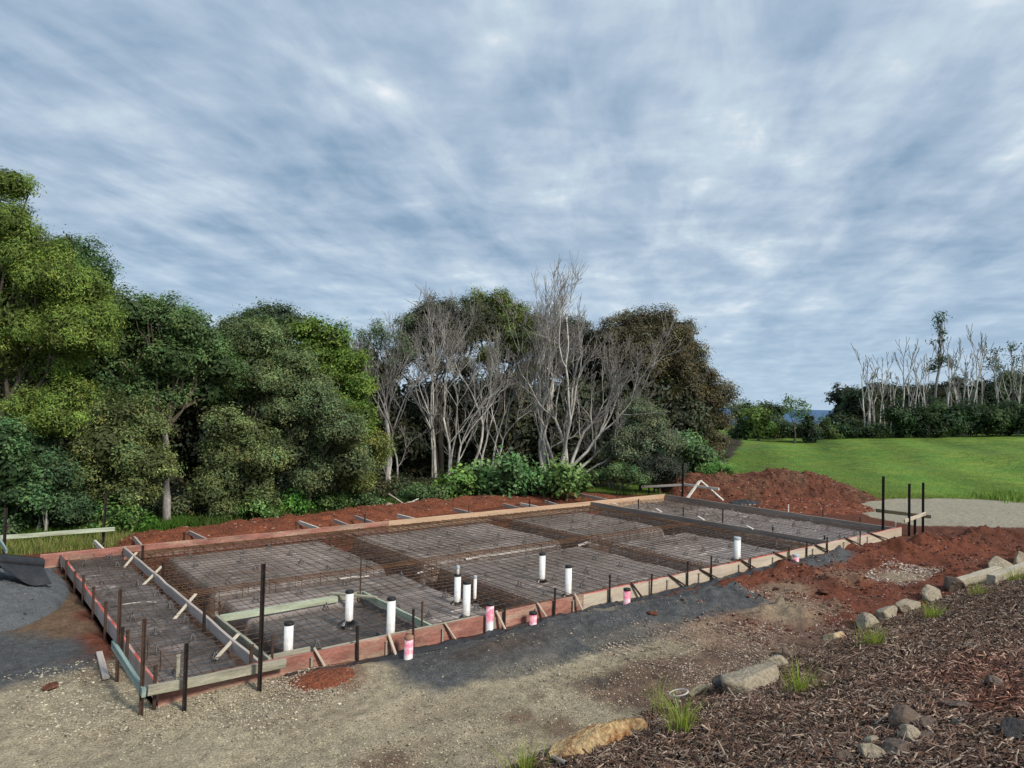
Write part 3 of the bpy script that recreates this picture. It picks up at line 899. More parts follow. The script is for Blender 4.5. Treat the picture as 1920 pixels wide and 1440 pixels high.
mc = mc * (1 - brn) + np.array([.145, .100, .076]) * brn
ia = np.arange(A.size).reshape(A.shape)
Fm = np.stack([ia[:-1, :-1], ia[1:, :-1], ia[1:, 1:], ia[:-1, 1:]], -1).reshape(-1, 4)
M['membrane'] = surf('membrane', (1, 1, 1), .36, 7, .2, (1, 3, 1), 60, .25, .25, .01, attr=True, spec=.32)
mem = empty('plastic_membrane', (0, 0, 0), 'dark grey plastic membrane sheet spread over the pads inside the formwork', 'plastic sheet')
mesh_np('sheet', np.stack([A, B, Zm], -1).reshape(-1, 3), Fm, M['membrane'], mem, col=mc.reshape(-1, 3), smooth=True)


def memz(x, y):
    i = np.clip(((x - .03) / .036).astype(int) if hasattr(x, 'astype') else int((x - .03) / .036), 0, len(mx) - 1)
    j = np.clip(((y - .03) / .036).astype(int) if hasattr(y, 'astype') else int((y - .03) / .036), 0, len(my) - 1)
    return Zm[i, j]


# the loose edge of the sheet bunched outside along the front board
ex_ = np.arange(1.3, 13.2, .03)
V = []; mrow = 5
gap = sst(1.3, 1.5, ex_) * (.55 + .6 * fbm(ex_ * 1.1, ex_ * 0, 111, 3))
for k, xx in enumerate(ex_):
    w0 = max(.02, .13 + .09 * float(gap[k]))
    for j in range(mrow):
        s = j / (mrow - 1)
        zz_ = .015 + .035 * math.sin(s * 3.1) * (1 + float(fbm(np.array(xx * 4.), np.array(s * 2.), 112, 3))) + max(0, float(gz(xx, -.05 - w0 * s))) * s
        V.append((xx, -.045 - w0 * s - .03 * float(fbm(np.array(xx * 5), np.array(0.), 113, 2)), zz_ - .01 * (j == mrow - 1)))
F = []
for k in range(len(ex_) - 1):
    for j in range(mrow - 1):
        F.append((k * mrow + j, k * mrow + j + 1, (k + 1) * mrow + j + 1, (k + 1) * mrow + j))
mesh_list('loose_edge', V, F, M['black_plastic'], mem, smooth=True)

# ------------------------------------------------------------------ reinforcing mesh
def wob(x, y):
    return .015 * fbm(x * .7, y * .7, 121, 3)


def bar_pts(p0, p1, z, step=.45):
    n = max(2, int(np.hypot(p1[0] - p0[0], p1[1] - p0[1]) / step) + 1)
    t = np.linspace(0, 1, n)
    x = p0[0] + (p1[0] - p0[0]) * t; y = p0[1] + (p1[1] - p0[1]) * t
    j = rng.normal(0, .004, n)
    return np.stack([x, y, z + wob(x, y) + j * .6], 1)


def mesh_sheet(x0, x1, y0, y1, z, label, r=.0048, sp=.2, mat=None):
    T = Tubes()
    for y in np.arange(y0 + .05, y1, sp):
        T.add(bar_pts((x0, y + rng.normal(0, .004)), (x1, y + rng.normal(0, .004)), z), r, 4)
    for x in np.arange(x0 + .05, x1, sp):
        T.add(bar_pts((x + rng.normal(0, .004), y0), (x + rng.normal(0, .004), y1), z + 2 * r), r, 4)
    o = T.build('reinforcing_mesh', mat or M['rebar'], loc=(float(x0), float(y0), float(z)), smooth=False)
    return tag(o, label, 'steel mesh', 'sheets of reinforcing mesh in the slab')


cols = [(1.12, 5.6, 'left third'), (5.38, 9.9, 'middle third'), (9.68, 13.85, 'right third')]
rows = [(.08, 2.45, 'nearest row'), (2.23, 4.75, 'second row'), (4.53, 7.0, 'third row'), (6.6, 7.48, 'narrow back row')]
for ci, (x0, x1, cn) in enumerate(cols):
    for ri, (y0, y1, rn) in enumerate(rows):
        if ci == 0 and ri == 0:
            mesh_sheet(3.5, x1, y0, y1, .150, 'mesh sheet right of the sunken pale timber frame')
            continue
        mesh_sheet(x0, x1, y0, y1, .150 + .004 * ((ci + ri) % 3), 'rusty mesh sheet, %s, %s of the main slab bay' % (rn, cn))
mesh_sheet(1.28, 3.40, .32, 2.16, .075, 'mesh sheet lying inside the sunken pale timber frame')
mesh_sheet(.04, .98, .06, 7.5, .150, 'mesh strip in the narrow bay along the left form board')
mesh_sheet(14.08, 16.1, .08, 7.45, .150, 'mesh sheet just right of the far cross board')
mesh_sheet(15.9, 17.55, .08, 7.45, .156, 'mesh sheet against the far right form board')


def trench_bar(p0, p1, z, n, sp, label, ties=.6):
    """a ladder of thick rusty bars with cross ties"""
    p0 = np.array(p0, float); p1 = np.array(p1, float); d = (p1 - p0) / np.linalg.norm(p1 - p0); q = np.array([-d[1], d[0]])
    T = Tubes()
    for k in range(n):
        o = q * (k - (n - 1) / 2) * sp
        T.add(bar_pts(p0 + o, p1 + o, z, .6), .0075, 4)
    Ln = np.linalg.norm(p1 - p0)
    for s in np.arange(.1, Ln, ties):
        c = p0 + d * s; a = c - q * ((n - 1) / 2 * sp + .03); b = c + q * ((n - 1) / 2 * sp + .03)
        T.add(bar_pts(a, b, z + .012, .3), .005, 4)
    # lower bars of the cage
    for k in (0, n - 1):
        o = q * (k - (n - 1) / 2) * sp
        T.add(bar_pts(p0 + o, p1 + o, z - .28, .6), .0075, 4)
    for s in np.arange(.1, Ln, ties):
        for k in (0, n - 1):
            o = q * (k - (n - 1) / 2) * sp; c = p0 + d * s + o
            T.add(np.array([[c[0], c[1], z - .28], [c[0], c[1], z + .01]]), .005, 4)
    o = T.build('trench_reinforcement', M['rust_bar'], loc=(float(p0[0]), float(p0[1]), float(z)), smooth=False)
    return tag(o, label, 'steel reinforcement', 'rusty bar cages in the beam trenches')


trench_bar((1.1, 7.26), (13.9, 7.26), .168, 5, .07, 'rusty bar cage along the long back form board', .3)
trench_bar((1.1, 3.68), (13.9, 3.62), .172, 4, .09, 'rusty bar cage running lengthwise down the middle of the slab', .45)
trench_bar((1.30, 2.4), (1.30, 7.4), .166, 4, .1, 'rusty bar cage beside the lilac cross board on the left', .3)
trench_bar((5.24, .15), (5.24, 7.4), .166, 4, .12, 'rusty bar cage across the slab behind the clustered white pipes', .3)
trench_bar((9.86, .15), (9.84, 7.4), .166, 4, .12, 'rusty bar cage across the slab left of the lone right pipe', .3)
trench_bar((13.6, .15), (13.6, 7.4), .166, 4, .11, 'rusty bar cage along the grey cross board on the right', .3)
trench_bar((3.6, .17), (13.8, .17), .166, 3, .08, 'rusty bar cage just inside the long front form board', .4)
trench_bar((.5, .14), (.96, .14), .166, 3, .07, 'short rusty bar cage in the near left corner', .2)
# short starter bars in the near corner
for k, (px, y0, y1, lb) in enumerate(((276, 1199, 1232, 'thin upright starter bar left of its taller twin in the near corner'), (300, 1220, 1254, 'thin upright starter bar nearest the corner hurdle'))):
    g = G(px, y1, .12)
    tb = Tubes(); zt = ztop(g[0], g[1], y0)
    tb.add(np.array([[g[0], g[1], .05], [g[0] + .003, g[1], .15], [g[0], g[1], zt]]), .007, 6)
    tag(tb.build('starter_bar', M['rust_steel'], loc=(float(g[0]), float(g[1]), .05)), lb, 'steel bar', 'starter bars')


# bar chairs
def chair_mesh():
    T = Tubes()
    for k in range(4):
        a = R(45 + 90 * k); c, s = math.cos(a), math.sin(a)
        T.add(np.array([[.040 * c, .040 * s, 0], [.026 * c, .026 * s, .03], [.010 * c, .010 * s, .056], [-.008 * c, -.008 * s, .066]]), [.0055, .005, .005, .004], 5)
    ring = np.array([[.036 * math.cos(x), .036 * math.sin(x), .006] for x in np.linspace(0, 2 * math.pi, 13)])
    T.add(ring, .004, 4)
    T.add(np.array([[-.018, 0, .058], [-.006, 0, .066], [.006, 0, .066], [.018, 0, .078]]), .005, 5)
    return T


proto = None; cnt = 0
cells = []
for (x0, x1, y0, y1) in PADS:
    for x in np.arange(x0 + .35, x1 - .1, .86):
        for y in np.arange(y0 + .3, y1 - .05, .78):
            cells.append((x + rng.normal(0, .06), y + rng.normal(0, .06)))
for y in np.arange(.6, 7.3, .8):
    cells.append((.34 + rng.normal(0, .05), y)); cells.append((.80 + rng.normal(0, .05), y + .3))
for x in np.arange(14.5, 17.4, .95):
    for y in np.arange(.5, 7.3, .85):
        cells.append((x + rng.normal(0, .06), y + rng.normal(0, .06)))
for (x, y) in cells:
    if proto is None:
        o = proto = chair_mesh().build('bar_chair', M['chair'], loc=(0., 0., 0.))
        tag(proto, 'small grey bar chair propping the reinforcing mesh above the plastic', 'bar chair', 'bar chairs under the mesh')
    else:
        o = proto.copy(); COL.objects.link(o)
    o.location = (x, y, float(memz(x, y)) + .012); o.rotation_euler = (0, 0, rng.uniform(0, 6.3)); o.scale = (1.35, 1.35, 1.3)
    cnt += 1

# ------------------------------------------------------------------ form boards
def board(p0, p1, h, t, mat, label, top=None, z1=TZ, wob=.006):
    o = beam('form_board', (p0[0], p0[1], z1 - h), (p1[0], p1[1], z1), h, t, mat, None, wob, top=top) if False else beam('form_board', (p0[0], p0[1], z1 - h), (p1[0], p1[1], z1 - h), h, t, mat, None, wob, top=top)
    return tag(o, label, 'form board', 'formwork boards round the slab')


XJ = onY(1092, 1105, -.02)[0]                                         # joint in the front board
board((-.02, -.02), (XJ - .003, -.02), .25, .04, M['red_board'], 'weathered red painted form board at the near left of the front edge')
board((XJ + .003, -.024), (17.85, -.024), .25, .04, M['pale_board'], 'long pale form board with red top edge on the right of the front', top=M['red_edge'])
XB = 6.9
board((-.35, SY + .02), (XB - .003, SY + .02), .27, .04, M['red_board'], 'red stained form board at the left half of the back edge', z1=TZ + .01)
board((XB + .003, SY + .02), (SX + .02, SY + .02), .27, .04, M['tan_board'], 'long tan form board at the right half of the back edge', z1=TZ + .01)
board((-.02, .04), (-.02, SY - .04), .19, .034, M['lilac_board'], 'form board closing the left end with patches of red paint on top', top=M['red_edge'], z1=TZ - .003)
board((SX + .01, .05), (SX + .01, SY - .01), .25, .04, M['grey_board'], 'grey form board closing the far right end', z1=TZ)
a = G(232, 1025, TZ); b = G(487, 1240, TZ)
board((a[0], SY - .01), (b[0], .0 + .02), .14, .04, M['lilac_board'], 'lilac primed cross board between the narrow left bay and the main bay', z1=TZ + .002)
a = G(1110, 941, TZ); b = G(1545, 1013, TZ)
board((a[0], SY - .01), (b[0], .02), .14, .04, M['grey_board'], 'weathered grey cross board between the main bay and the right bay', z1=TZ + .002)

# sunken frame of pale pine
fr = empty('recess_frame', (1.22, .3, .1), 'pale green pine frame of a sunken wet area around three white pipes', 'timber frame')
beam('frame_board', (1.24, 2.18, .11), (3.02, 2.20, .11), .10, .04, M['green_rail'], fr)
beam('frame_board', (3.0, 2.26, .105), (3.46, 2.22, .105), .10, .04, M['old_rail'], fr)
beam('frame_board', (3.46, 2.2, .11), (3.43, .10, .11), .10, .04, M['green_rail'], fr)
beam('frame_board', (1.20, 2.14, .11), (1.20, .12, .11), .12, .04, M['old_rail'], fr)
beam('frame_board', (1.24, .26, .11), (1.75, .27, .11), .10, .035, M['old_rail'], fr)
beam('frame_board', (1.8, .05, .19), (4.4, .05, .19), .05, .035, M['old_rail'], fr)
a = G(622, 1113, .23); b = G(706, 1121, .23)
beam('corner_brace', (a[0], a[1], .222), (b[0], b[1], .222), .03, .06, M['old_rail'], fr)
g = G(677, 1113, .2)
peg('stake', g[0], g[1] + .03, .05, ztop(g[0], g[1] + .03, 1037), M['rust_steel'], fr, .013)
g = G(785, 1172, .2)
peg('stake', g[0] + .05, g[1], .05, ztop(g[0] + .05, g[1], 1128), M['rust_steel'], fr, .016)
g = G(411, 1155, .2)
peg('stake', g[0], g[1], .05, ztop(g[0], g[1], 1128), M['rust_steel'], fr, .013)
g = G(510, 1236, .2)
peg('stake', g[0], g[1], .05, ztop(g[0], g[1], 1190), M['rust_steel'], fr, .017)

ORD = ['first', 'second', 'third', 'fourth', 'fifth', 'sixth', 'seventh', 'eighth', 'ninth', 'tenth', 'eleventh', 'twelfth', 'thirteenth', 'fourteenth', 'fifteenth', 'sixteenth']
front = [(673, 1173), (777, 1143), (947, 1133), (1040, 1103), (1144, 1078), (1221, 1076), (1290, 1052), (1335, 1043), (1407, 1047), (1479, 1026), (1513, 1015), (1552, 1007), (1612, 996)]
for k, (px, yt) in enumerate(front):
    p = onY(px, yt, -.075)
    peg('form_peg', p[0], -.075, -.15, p[2], M['steel'], None, .019, (rng.normal(0, .015), rng.normal(0, .015)), rng.uniform(0, .5))
    o = bpy.context.scene.objects[-1] if False else COL.objects[-1]
    tag(o, '%s dark steel peg from the left against the front form boards' % ORD[k], 'peg', 'steel pegs along the front boards')
# raking braces along the front
br = [(590, 1180, 603, 1248), (728, 1188, 747, 1228), (833, 1167, 849, 1192), (930, 1145, 951, 1180), (1007, 1130, 1030, 1161), (1077, 1113, 1096, 1146), (1183, 1092, 1208, 1117), (1253, 1077, 1275, 1091), (1312, 1067, 1326, 1075),
      (1387, 1048, 1411, 1064), (1450, 1034, 1476, 1047), (1525, 1017, 1550, 1033), (1583, 1006, 1603, 1018), (1627, 997, 1650, 1006)]
for k, (xa, ya, xb, yb) in enumerate(br):
    p = onY(xa, ya, -.05); g = G(xb, yb, .04)
    if g[1] > -.12: g[1] = -.12
    bz = float(gz(g[0], g[1]))
    root = empty('form_brace', (p[0], -.05, 0), '%s raking timber brace from the left outside the front form boards' % ORD[k], 'brace', 'raking braces along the front boards')
    mt = M['batten'] if k < 6 else M['rust_steel']
    beam('strut', (p[0], -.052, min(p[2], .30)), (g[0], g[1], bz - .04), .022, .045, mt, root, .001, centre=True)
    peg('second_arm', p[0] - .03, -.062, -.1, .2, M['old_rail'], root, .014)  # slim upright added on the board as each brace's second arm
# pegs outside the left board
left = [(125, 1050), (141, 1071), (157, 1078), (176, 1100), (199, 1127), (230, 1176), (240, 1181), (292, 1247)]
for k, (px, yt) in enumerate(left):
    p = onX(px, yt, -.075)
    peg('form_peg', -.075, p[1], -.1, min(p[2], .55), M['rust_steel'] if k != 5 else M['steel'], None, .018)
    tag(COL.objects[-1], '%s rusty peg from the back along the left end form board' % ORD[k], 'peg', 'steel pegs along the left board')
# pegs and braces of the left cross board
for k, (px, yt, lb) in enumerate(((268, 1023, 'black peg near the back end of the lilac cross board'), (306, 1055, 'black peg a third along the lilac cross board'), (384, 1129, 'black peg halfway along the lilac cross board'), (472, 1209, 'brown peg at the near end of the lilac cross board'))):
    X0 = np.interp(k, [0, 3], [1.10, 1.09]) if k < 2 else .955
    X0 = 1.11 if k in (0, 1) else .965
    p = onX(px, yt, X0)
    peg('form_peg', X0, p[1], -.1, p[2], M['steel'] if k < 3 else M['rust_steel'], None, .022)
    tag(COL.objects[-1], lb, 'peg', 'steel pegs along the lilac cross board')
for k, (xa, ya, xb, yb, lb) in enumerate(((256, 1036, 233, 1064, 'hindmost pale batten bracing the lilac cross board'), (303, 1062, 265, 1101, 'second pale batten from the back bracing the lilac cross board'),
                                          (367, 1114, 327, 1161, 'third pale batten from the back bracing the lilac cross board'), (447, 1189, 404, 1236, 'nearest pale batten bracing the lilac cross board'))):
    a = G(xa, ya, TZ + .03); b = G(xb, yb, .12)
    tag(beam('brace_batten', a, b, .02, .045, M['batten'], None, .002, centre=True), lb, 'batten', 'battens bracing the lilac cross board')
# pegs and battens on the right cross board
for k, (px, yt, yb, lb) in enumerate(((1197, 936, 953, 'black peg in the right bay near the back board'), (1281, 951, 972, 'black peg in the right bay halfway along the grey cross board'), (1355, 954, 979, 'tallest black peg in the right bay beside the grey cross board'), (1449, 988, 996, 'short black stub on the grey cross board'), (1546, 1004, 1012, 'short black stub at the near end of the grey cross board'))):
    g = G(px, yb, .14)
    peg('form_peg', g[0], g[1], .0, ztop(g[0], g[1], yt), M['steel'], None, .022)
    tag(COL.objects[-1], lb, 'peg', 'steel pegs in the right bay')
for k, (xa, ya, xb, yb, lb) in enumerate(((1149, 943, 1157, 946, 'short pale batten tied to the back end of the grey cross board'), (1231, 954, 1240, 960, 'short pale batten tied to the middle of the grey cross board'), (1309, 968, 1320, 975, 'short pale batten tied to the near half of the grey cross board'), (1400, 986, 1412, 992, 'short pale batten tied close to the near end of the grey cross board'))):
    a = G(xa, ya, TZ + .05); b = G(xb, yb, TZ + .01)
    tag(beam('brace_batten', a, b, .025, .05, M['white_batten'], None, .001, centre=True), lb, 'batten', 'battens tied to the grey cross board')

# timber stays running back from the rear boards
back = [(190, 1027, 178, 1016), (262, 1021, 252, 1009), (380, 1008, 355, 998), (588, 988, 561, 979), (645, 983, 627, 976), (692, 978, 666, 969), (768, 971, 745, 966), (877, 961, 852, 955), (972, 953, 944, 946), (1003, 950, 976, 945), (1044, 947, 1022, 940), (1130, 936, 1086, 927)]
for k, (xa, ya, xb, yb) in enumerate(back):
    a = G(xa, ya, TZ - .03); b = G(xb, yb, TZ - .02)
    a = np.array([a[0], SY + .045, TZ - .09]); b = np.array([b[0], max(b[1], SY + .4), TZ - .07])
    tag(beam('board_stay', a, b, .09, .04, M['lilac_board'] if k % 3 else M['white_batten'], None, .002), '%s timber stay from the left behind the back form boards' % ORD[k], 'timber stay', 'timber stays behind the back boards')
for k, (px, yt, yb) in enumerate(((345, 998, 1013), (555, 978, 991), (684, 964, 979), (879, 948, 961), (993, 936, 950), (1027, 934, 945), (1157, 920, 934), (1187, 920, 932))):
    p = onY(px, yb - 2, SY + .10)
    peg('form_peg', p[0], SY + .10, -.1, ztop(p[0], SY + .10, yt), M['rust_steel'] if k % 2 else M['steel'], None, .02)
    tag(COL.objects[-1], '%s steel peg from the left behind the back form boards' % ORD[k], 'peg', 'steel pegs along the back boards')
# survey pegs in the red ground at the right end
for k, (px, yt, yb, mt, lb) in enumerate(((1419, 942, 953, 'rust_steel', 'dark peg beside the crumpled black plastic'), (1478, 946, 963, 'white_batten', 'pale timber peg behind the far right form board'), (1543, 952, 972, 'rust_steel', 'brown peg behind the far right form board'),
                                          (1613, 969, 983, 'rust_steel', 'low brown peg nearest the pale pad'), (1679, 977, 994, 'white_batten', 'pale timber peg just past the near right slab corner'))):
    g = G(px, yb, .02)
    peg('ground_peg', g[0], g[1], -.1, ztop(g[0], g[1], yt), M[mt], None, .022)
    tag(COL.objects[-1], lb, 'peg', 'pegs in the red ground at the right end')

# ------------------------------------------------------------------ profile hurdles
# near corner
h1 = empty('corner_hurdle', (-.2, -.2, 0), 'profile hurdle of two weathered rails on steel posts round the near corner', 'hurdle', 'profile hurdles at the slab corners')
P0 = G(212, 1203, .33); p1 = np.array([-.20, -.22, .42]);
pa = onX(212, 1207, -.25); pb = onY(535, 1243, -.14); pc = onY(272, 1296, -.25)
beam('rail', (pa[0], pa[1], pa[2] - .05), (pc[0] - .01, pc[1], pc[2] - .06), .09, .04, M['bluegreen_rail'], h1)
beam('rail', (pc[0] + .02, pc[1], pc[2] - .05), (pb[0], pb[1], pb[2] - .05), .10, .04, M['old_rail'], h1)
for (px, yt, yb, mt) in ((220, 1104, 1278, 'rust_steel'), (265, 1160, 1348, 'rust_steel'), (346, 1206, 1340, 'steel')):
    g = G(px, yb, .0)
    zt = ztop(g[0], g[1], yt)
    star_picket('post', g[0], g[1], -.15, zt, M[mt], h1, holes=(mt == 'steel'), w=.026)
g = G(487, 1305, 0)
o = star_picket('star_picket', g[0], g[1], -.15, ztop(g[0], g[1], 1057), M['steel'], None, w=.030)
tag(o, 'tallest black star picket standing in gravel at the near corner', 'star picket')
g = G(333, 1275, .1)
peg('timber_peg', g[0], g[1], -.1, ztop(g[0], g[1], 1228), M['old_rail'], None, .022)
tag(COL.objects[-1], 'grey timber peg beside the black corner post', 'peg')
# scrap plank
a = G(186, 1224, .03); b = G(199, 1270, .03)
tag(beam('scrap_plank', (a[0], a[1], .02), (b[0], b[1], .01), .03, .07, M['lilac_board'], None, .003), 'short pale plank lying on the ground left of the corner hurdle', 'plank')

# back left
h2 = empty('back_hurdle', (0, 9, 0), 'pale green profile rail on black pickets before the dark trees on the left', 'hurdle', 'profile hurdles at the slab corners')
g1 = G(192, 1026, 0); g0 = G(7, 1056, 0)
dp = depth_of(g1)
ra = AT(215, 992, dp - .02); rb = AT(-60, 1014, depth_of(g0) - .02)
zmid = .42
za = ztop(ra[0], ra[1], 992); zb = ztop(rb[0], rb[1], 1013)
beam('rail', (rb[0], rb[1], zb - .04), (ra[0], ra[1], za - .04), .085, .035, M['green_rail'], h2)
star_picket('picket', g1[0], g1[1] - .05, -.1, ztop(g1[0], g1[1] - .05, 925), M['steel'], h2, w=.034, lean=(.01, .03))
star_picket('picket', g0[0], g0[1] - .05, -.1, ztop(g0[0], g0[1] - .05, 952), M['steel'], h2, w=.034)
a = AT(-14, 995, depth_of(g0) - .1); b = AT(12, 1037, depth_of(g0) - .7)
beam('rail', (a[0], a[1], a[2]), (b[0], b[1], b[2]), .07, .035, M['bluegreen_rail'], h2)

# right end
h3 = empty('right_hurdle', (18.5, 0, 0), 'profile hurdle with a dark and a pale rail on black posts beside the pale pad', 'hurdle', 'profile hurdles at the slab corners')
gA = G(1656, 1007, 0); gB = G(1705, 1006, 0); gC = G(1731, 1001, 0); gD = G(1716, 1004, 0)
star_picket('picket', gA[0], gA[1], -.1, ztop(gA[0], gA[1], 893), M['steel'], h3, w=.042, holes=False)
for g, yt in ((gB, 907), (gC, 905), (gD, 972)):
    star_picket('picket', g[0], g[1], -.1, ztop(g[0], g[1], yt), M['steel'], h3, w=.040, holes=False)
da = depth_of(gC) + .08
a = AT(1643, 957, da); b = AT(1745, 969, da)
beam('rail', a, b, .09, .04, M['dark_rail'], h3, centre=True)
a = AT(1696, 977, depth_of(gB) - .06); b = AT(1735, 963, depth_of(gC) - .06)
beam('rail', a, b, .09, .04, M['batten'], h3, centre=True)

# back right
h4 = empty('far_hurdle', (18.9, 8.5, 0), 'profile hurdle with pale rails on black pickets before the soil mound', 'hurdle', 'profile hurdles at the slab corners')
gA = G(1280, 935, 0); gB = G(1217, 927, 0)
star_picket('picket', gA[0], gA[1], -.1, ztop(gA[0], gA[1], 868), M['steel'], h4, w=.048, holes=False)
star_picket('picket', gB[0], gB[1], -.1, ztop(gB[0], gB[1], 888), M['steel'], h4, w=.042, holes=False)
gE = G(1227, 926, 0); star_picket('picket', gE[0], gE[1], -.1, ztop(gE[0], gE[1], 908), M['rust_steel'], h4, w=.042, holes=False)
dd0 = depth_of(gA)
a = AT(1203, 913, dd0 + .9); b = AT(1279, 909, dd0 + .03)
beam('rail', a, b, .08, .04, M['white_batten'], h4, centre=True)
a = AT(1281, 908, dd0 + .03); b = AT(1348, 917, dd0 - 1.6)
beam('rail', a, b, .08, .04, M['white_batten'], h4, centre=True)
# two long braces leaning together
br = empty('leaning_battens', (18, 7.5, 0), 'two white battens leaning together as an inverted V at the far corner', 'brace')
ap = AT(1312, 902, dd0 - .5); l0 = AT(1288, 935, dd0 - .9); r0 = AT(1356, 938, dd0 - 2.0)
beam('batten', l0, ap, .04, .10, M['white_batten'], br, centre=True)
beam('batten', (ap[0] + .05, ap[1], ap[2] + .015), r0, .04, .06, M['white_batten'], br, centre=True)

# crumpled plastic
def crumple(name, c, sx_, sy_, h, mat, seed, label, cat):
    n = 34; u = np.linspace(-1, 1, n); A, B = np.meshgrid(u, u, indexing='ij')
    rr = np.hypot(A, B)
    H = h * np.clip(1 - rr ** 1.6, 0, 1) * (.7 + .9 * np.abs(fbm(A * 2.2, B * 2.2, seed, 4))) + .06 * np.abs(fbm(A * 5, B * 5, seed + 3, 3))
    x = A * sx_ * (1 + .25 * fbm(A * 1.5, B * 1.5, seed + 5, 2)); y = B * sy_ * (1 + .25 * fbm(A * 1.5 + 4, B * 1.5, seed + 6, 2))
    H = np.where(rr > .98, -.05, H)
    ia = np.arange(n * n).reshape(n, n)
    F = np.stack([ia[:-1, :-1], ia[1:, :-1], ia[1:, 1:], ia[:-1, 1:]], -1).reshape(-1, 4)
    o = mesh_np(name, np.stack([x, y, H], -1).reshape(-1, 3), F, mat, loc=c, smooth=True)
    o.rotation_euler = (0, 0, -.6)
    return tag(o, label, cat)


g = G(1398, 944, .02); crumple('crumpled_plastic', (g[0], g[1], .02), .62, .32, .11, M['black_plastic'], 131, 'crumpled black plastic sheet dumped on the red ground before the mound', 'plastic sheet')
# roll of black plastic on the dust pile
rl = empty('plastic_roll', (-.6, 7, .4), 'part unrolled roll of black plastic lying on the grey dust pile', 'plastic roll')
dr = 15.0
c0 = G(77, 1059, .50); c1 = G(4, 1052, .66)
axis = (c1 - c0) / np.linalg.norm(c1 - c0)
Tt = Tubes(); Tt.add(np.stack([c0 + axis * s for s in np.linspace(0, 1.05, 6)]), [.105, .11, .11, .108, .11, .10], 20); Tt.build('roll', M['black_plastic'], rl)
Tt = Tubes()
for rr in (.045, .036):
    pass
ringn = np.array([c0 - axis * .012 + .040 * (math.cos(q) * np.array([0, 0, 1]) + math.sin(q) * np.cross(axis, [0, 0, 1])) for q in np.linspace(0, 2 * math.pi, 17)])
Tt.add(ringn, .011, 6); Tt.build('core', M['card'], rl)
# end disc
Vd = [c0 - axis * .003] + [c0 - axis * .003 + .105 * (math.cos(q) * np.array([0, 0, 1]) + math.sin(q) * np.cross(axis, [0, 0, 1])) for q in np.linspace(0, 2 * math.pi, 21)[:-1]]
mesh_list('roll_end', Vd, [(0, 1 + (k + 1) % 20, 1 + k) for k in range(20)] , M['black_plastic'], rl)
# the loose tail hanging down the slope towards the viewer
Vt = []; Ft = []
nu, nv = 14, 12
side = np.cross(axis, [0, 0, 1]); side = side if side @ _f < 0 else -side
for i in range(nu):
    s = i / (nu - 1)
    for j in range(nv):
        q = j / (nv - 1)
        base_ = c0 + axis * (.02 + .66 * s)
        out_ = .09 + q * (.30 - .10 * s)
        p = base_ + side * out_ + np.array([0, 0, .0 - .30 * q + .12 * s * q + .05 * math.sin(6 * s + 2 * q) * q])
        Vt.append(p)
for i in range(nu - 1):
    for j in range(nv - 1):
        Ft.append((i * nv + j, i * nv + j + 1, (i + 1) * nv + j + 1, (i + 1) * nv + j))
mesh_list('loose_tail', Vt, Ft, M['black_plastic'], rl, smooth=True)
a = G(28, 1060, .56); b = G(59, 1089, .30)
Tt = Tubes(); Tt.add(np.array([a, (a + b) / 2 + np.array([0, 0, .01]), b]), .035, 12); Tt.build('folded_hem', M['black_plastic'], rl)

# ------------------------------------------------------------------ pipes
def pipe(px, yb, yt, r, label, base_z=None, cap='cap', pink=None, lean=(0, 0), collar=False, loc=None, group='white waste pipe stubs'):
    g = G(px, yb, .10 if base_z is None else base_z) if loc is None else np.array(loc)
    x, y = float(g[0]), float(g[1])
    zb = -.15
    zt = float(ztop(x, y, yt))
    root = empty('pipe_stub', (x, y, zb), label, 'pipe', group)
    hcap = .028 if cap else 0
    body = M['pvc'] if pink is None else pink_pipe('pink_marked_pvc', zt - zb - pink[0], zt - zb - pink[1])
    lathe('tube', [(r, 0), (r, zt - zb - hcap)], body, (x, y, zb), root, 28, lean=lean)
    if cap:
        hh = .035 if cap != 'grey_pvc' else .05
        lathe('cap', [(r * 1.06, 0), (r * 1.07, hh * .15), (r * 1.07, hh * .75), (r * .98, hh), (r * .9, hh * 1.02)], M[cap], (x + lean[0] * (zt - zb - hcap), y + lean[1] * (zt - zb - hcap), zt - hh), root, 28)
    if collar:
        n = 22; V = []; F = []
        for k in range(n * 2):
            a = math.pi * k / n
            zt2 = .15 + (.05 if k % 2 else .02); V += [(r * 1.02 * math.cos(a), r * 1.02 * math.sin(a), zt2 + .09), (r * (2.0 + .5 * (k % 2)) * math.cos(a), r * (2.0 + .5 * (k % 2)) * math.sin(a), zt2 + .055 - .03 * (k % 2))]
        for k in range(n * 2):
            k2 = (k + 1) % (n * 2); F.append((2 * k, 2 * k + 1, 2 * k2 + 1, 2 * k2))
        o = mesh_list('collar', V, F, M['black_plastic'], smooth=False); o.location = (x, y, zb); o.parent = root; o.matrix_parent_inverse = Matrix.Translation(-root.location)
    return root, x, y, zt


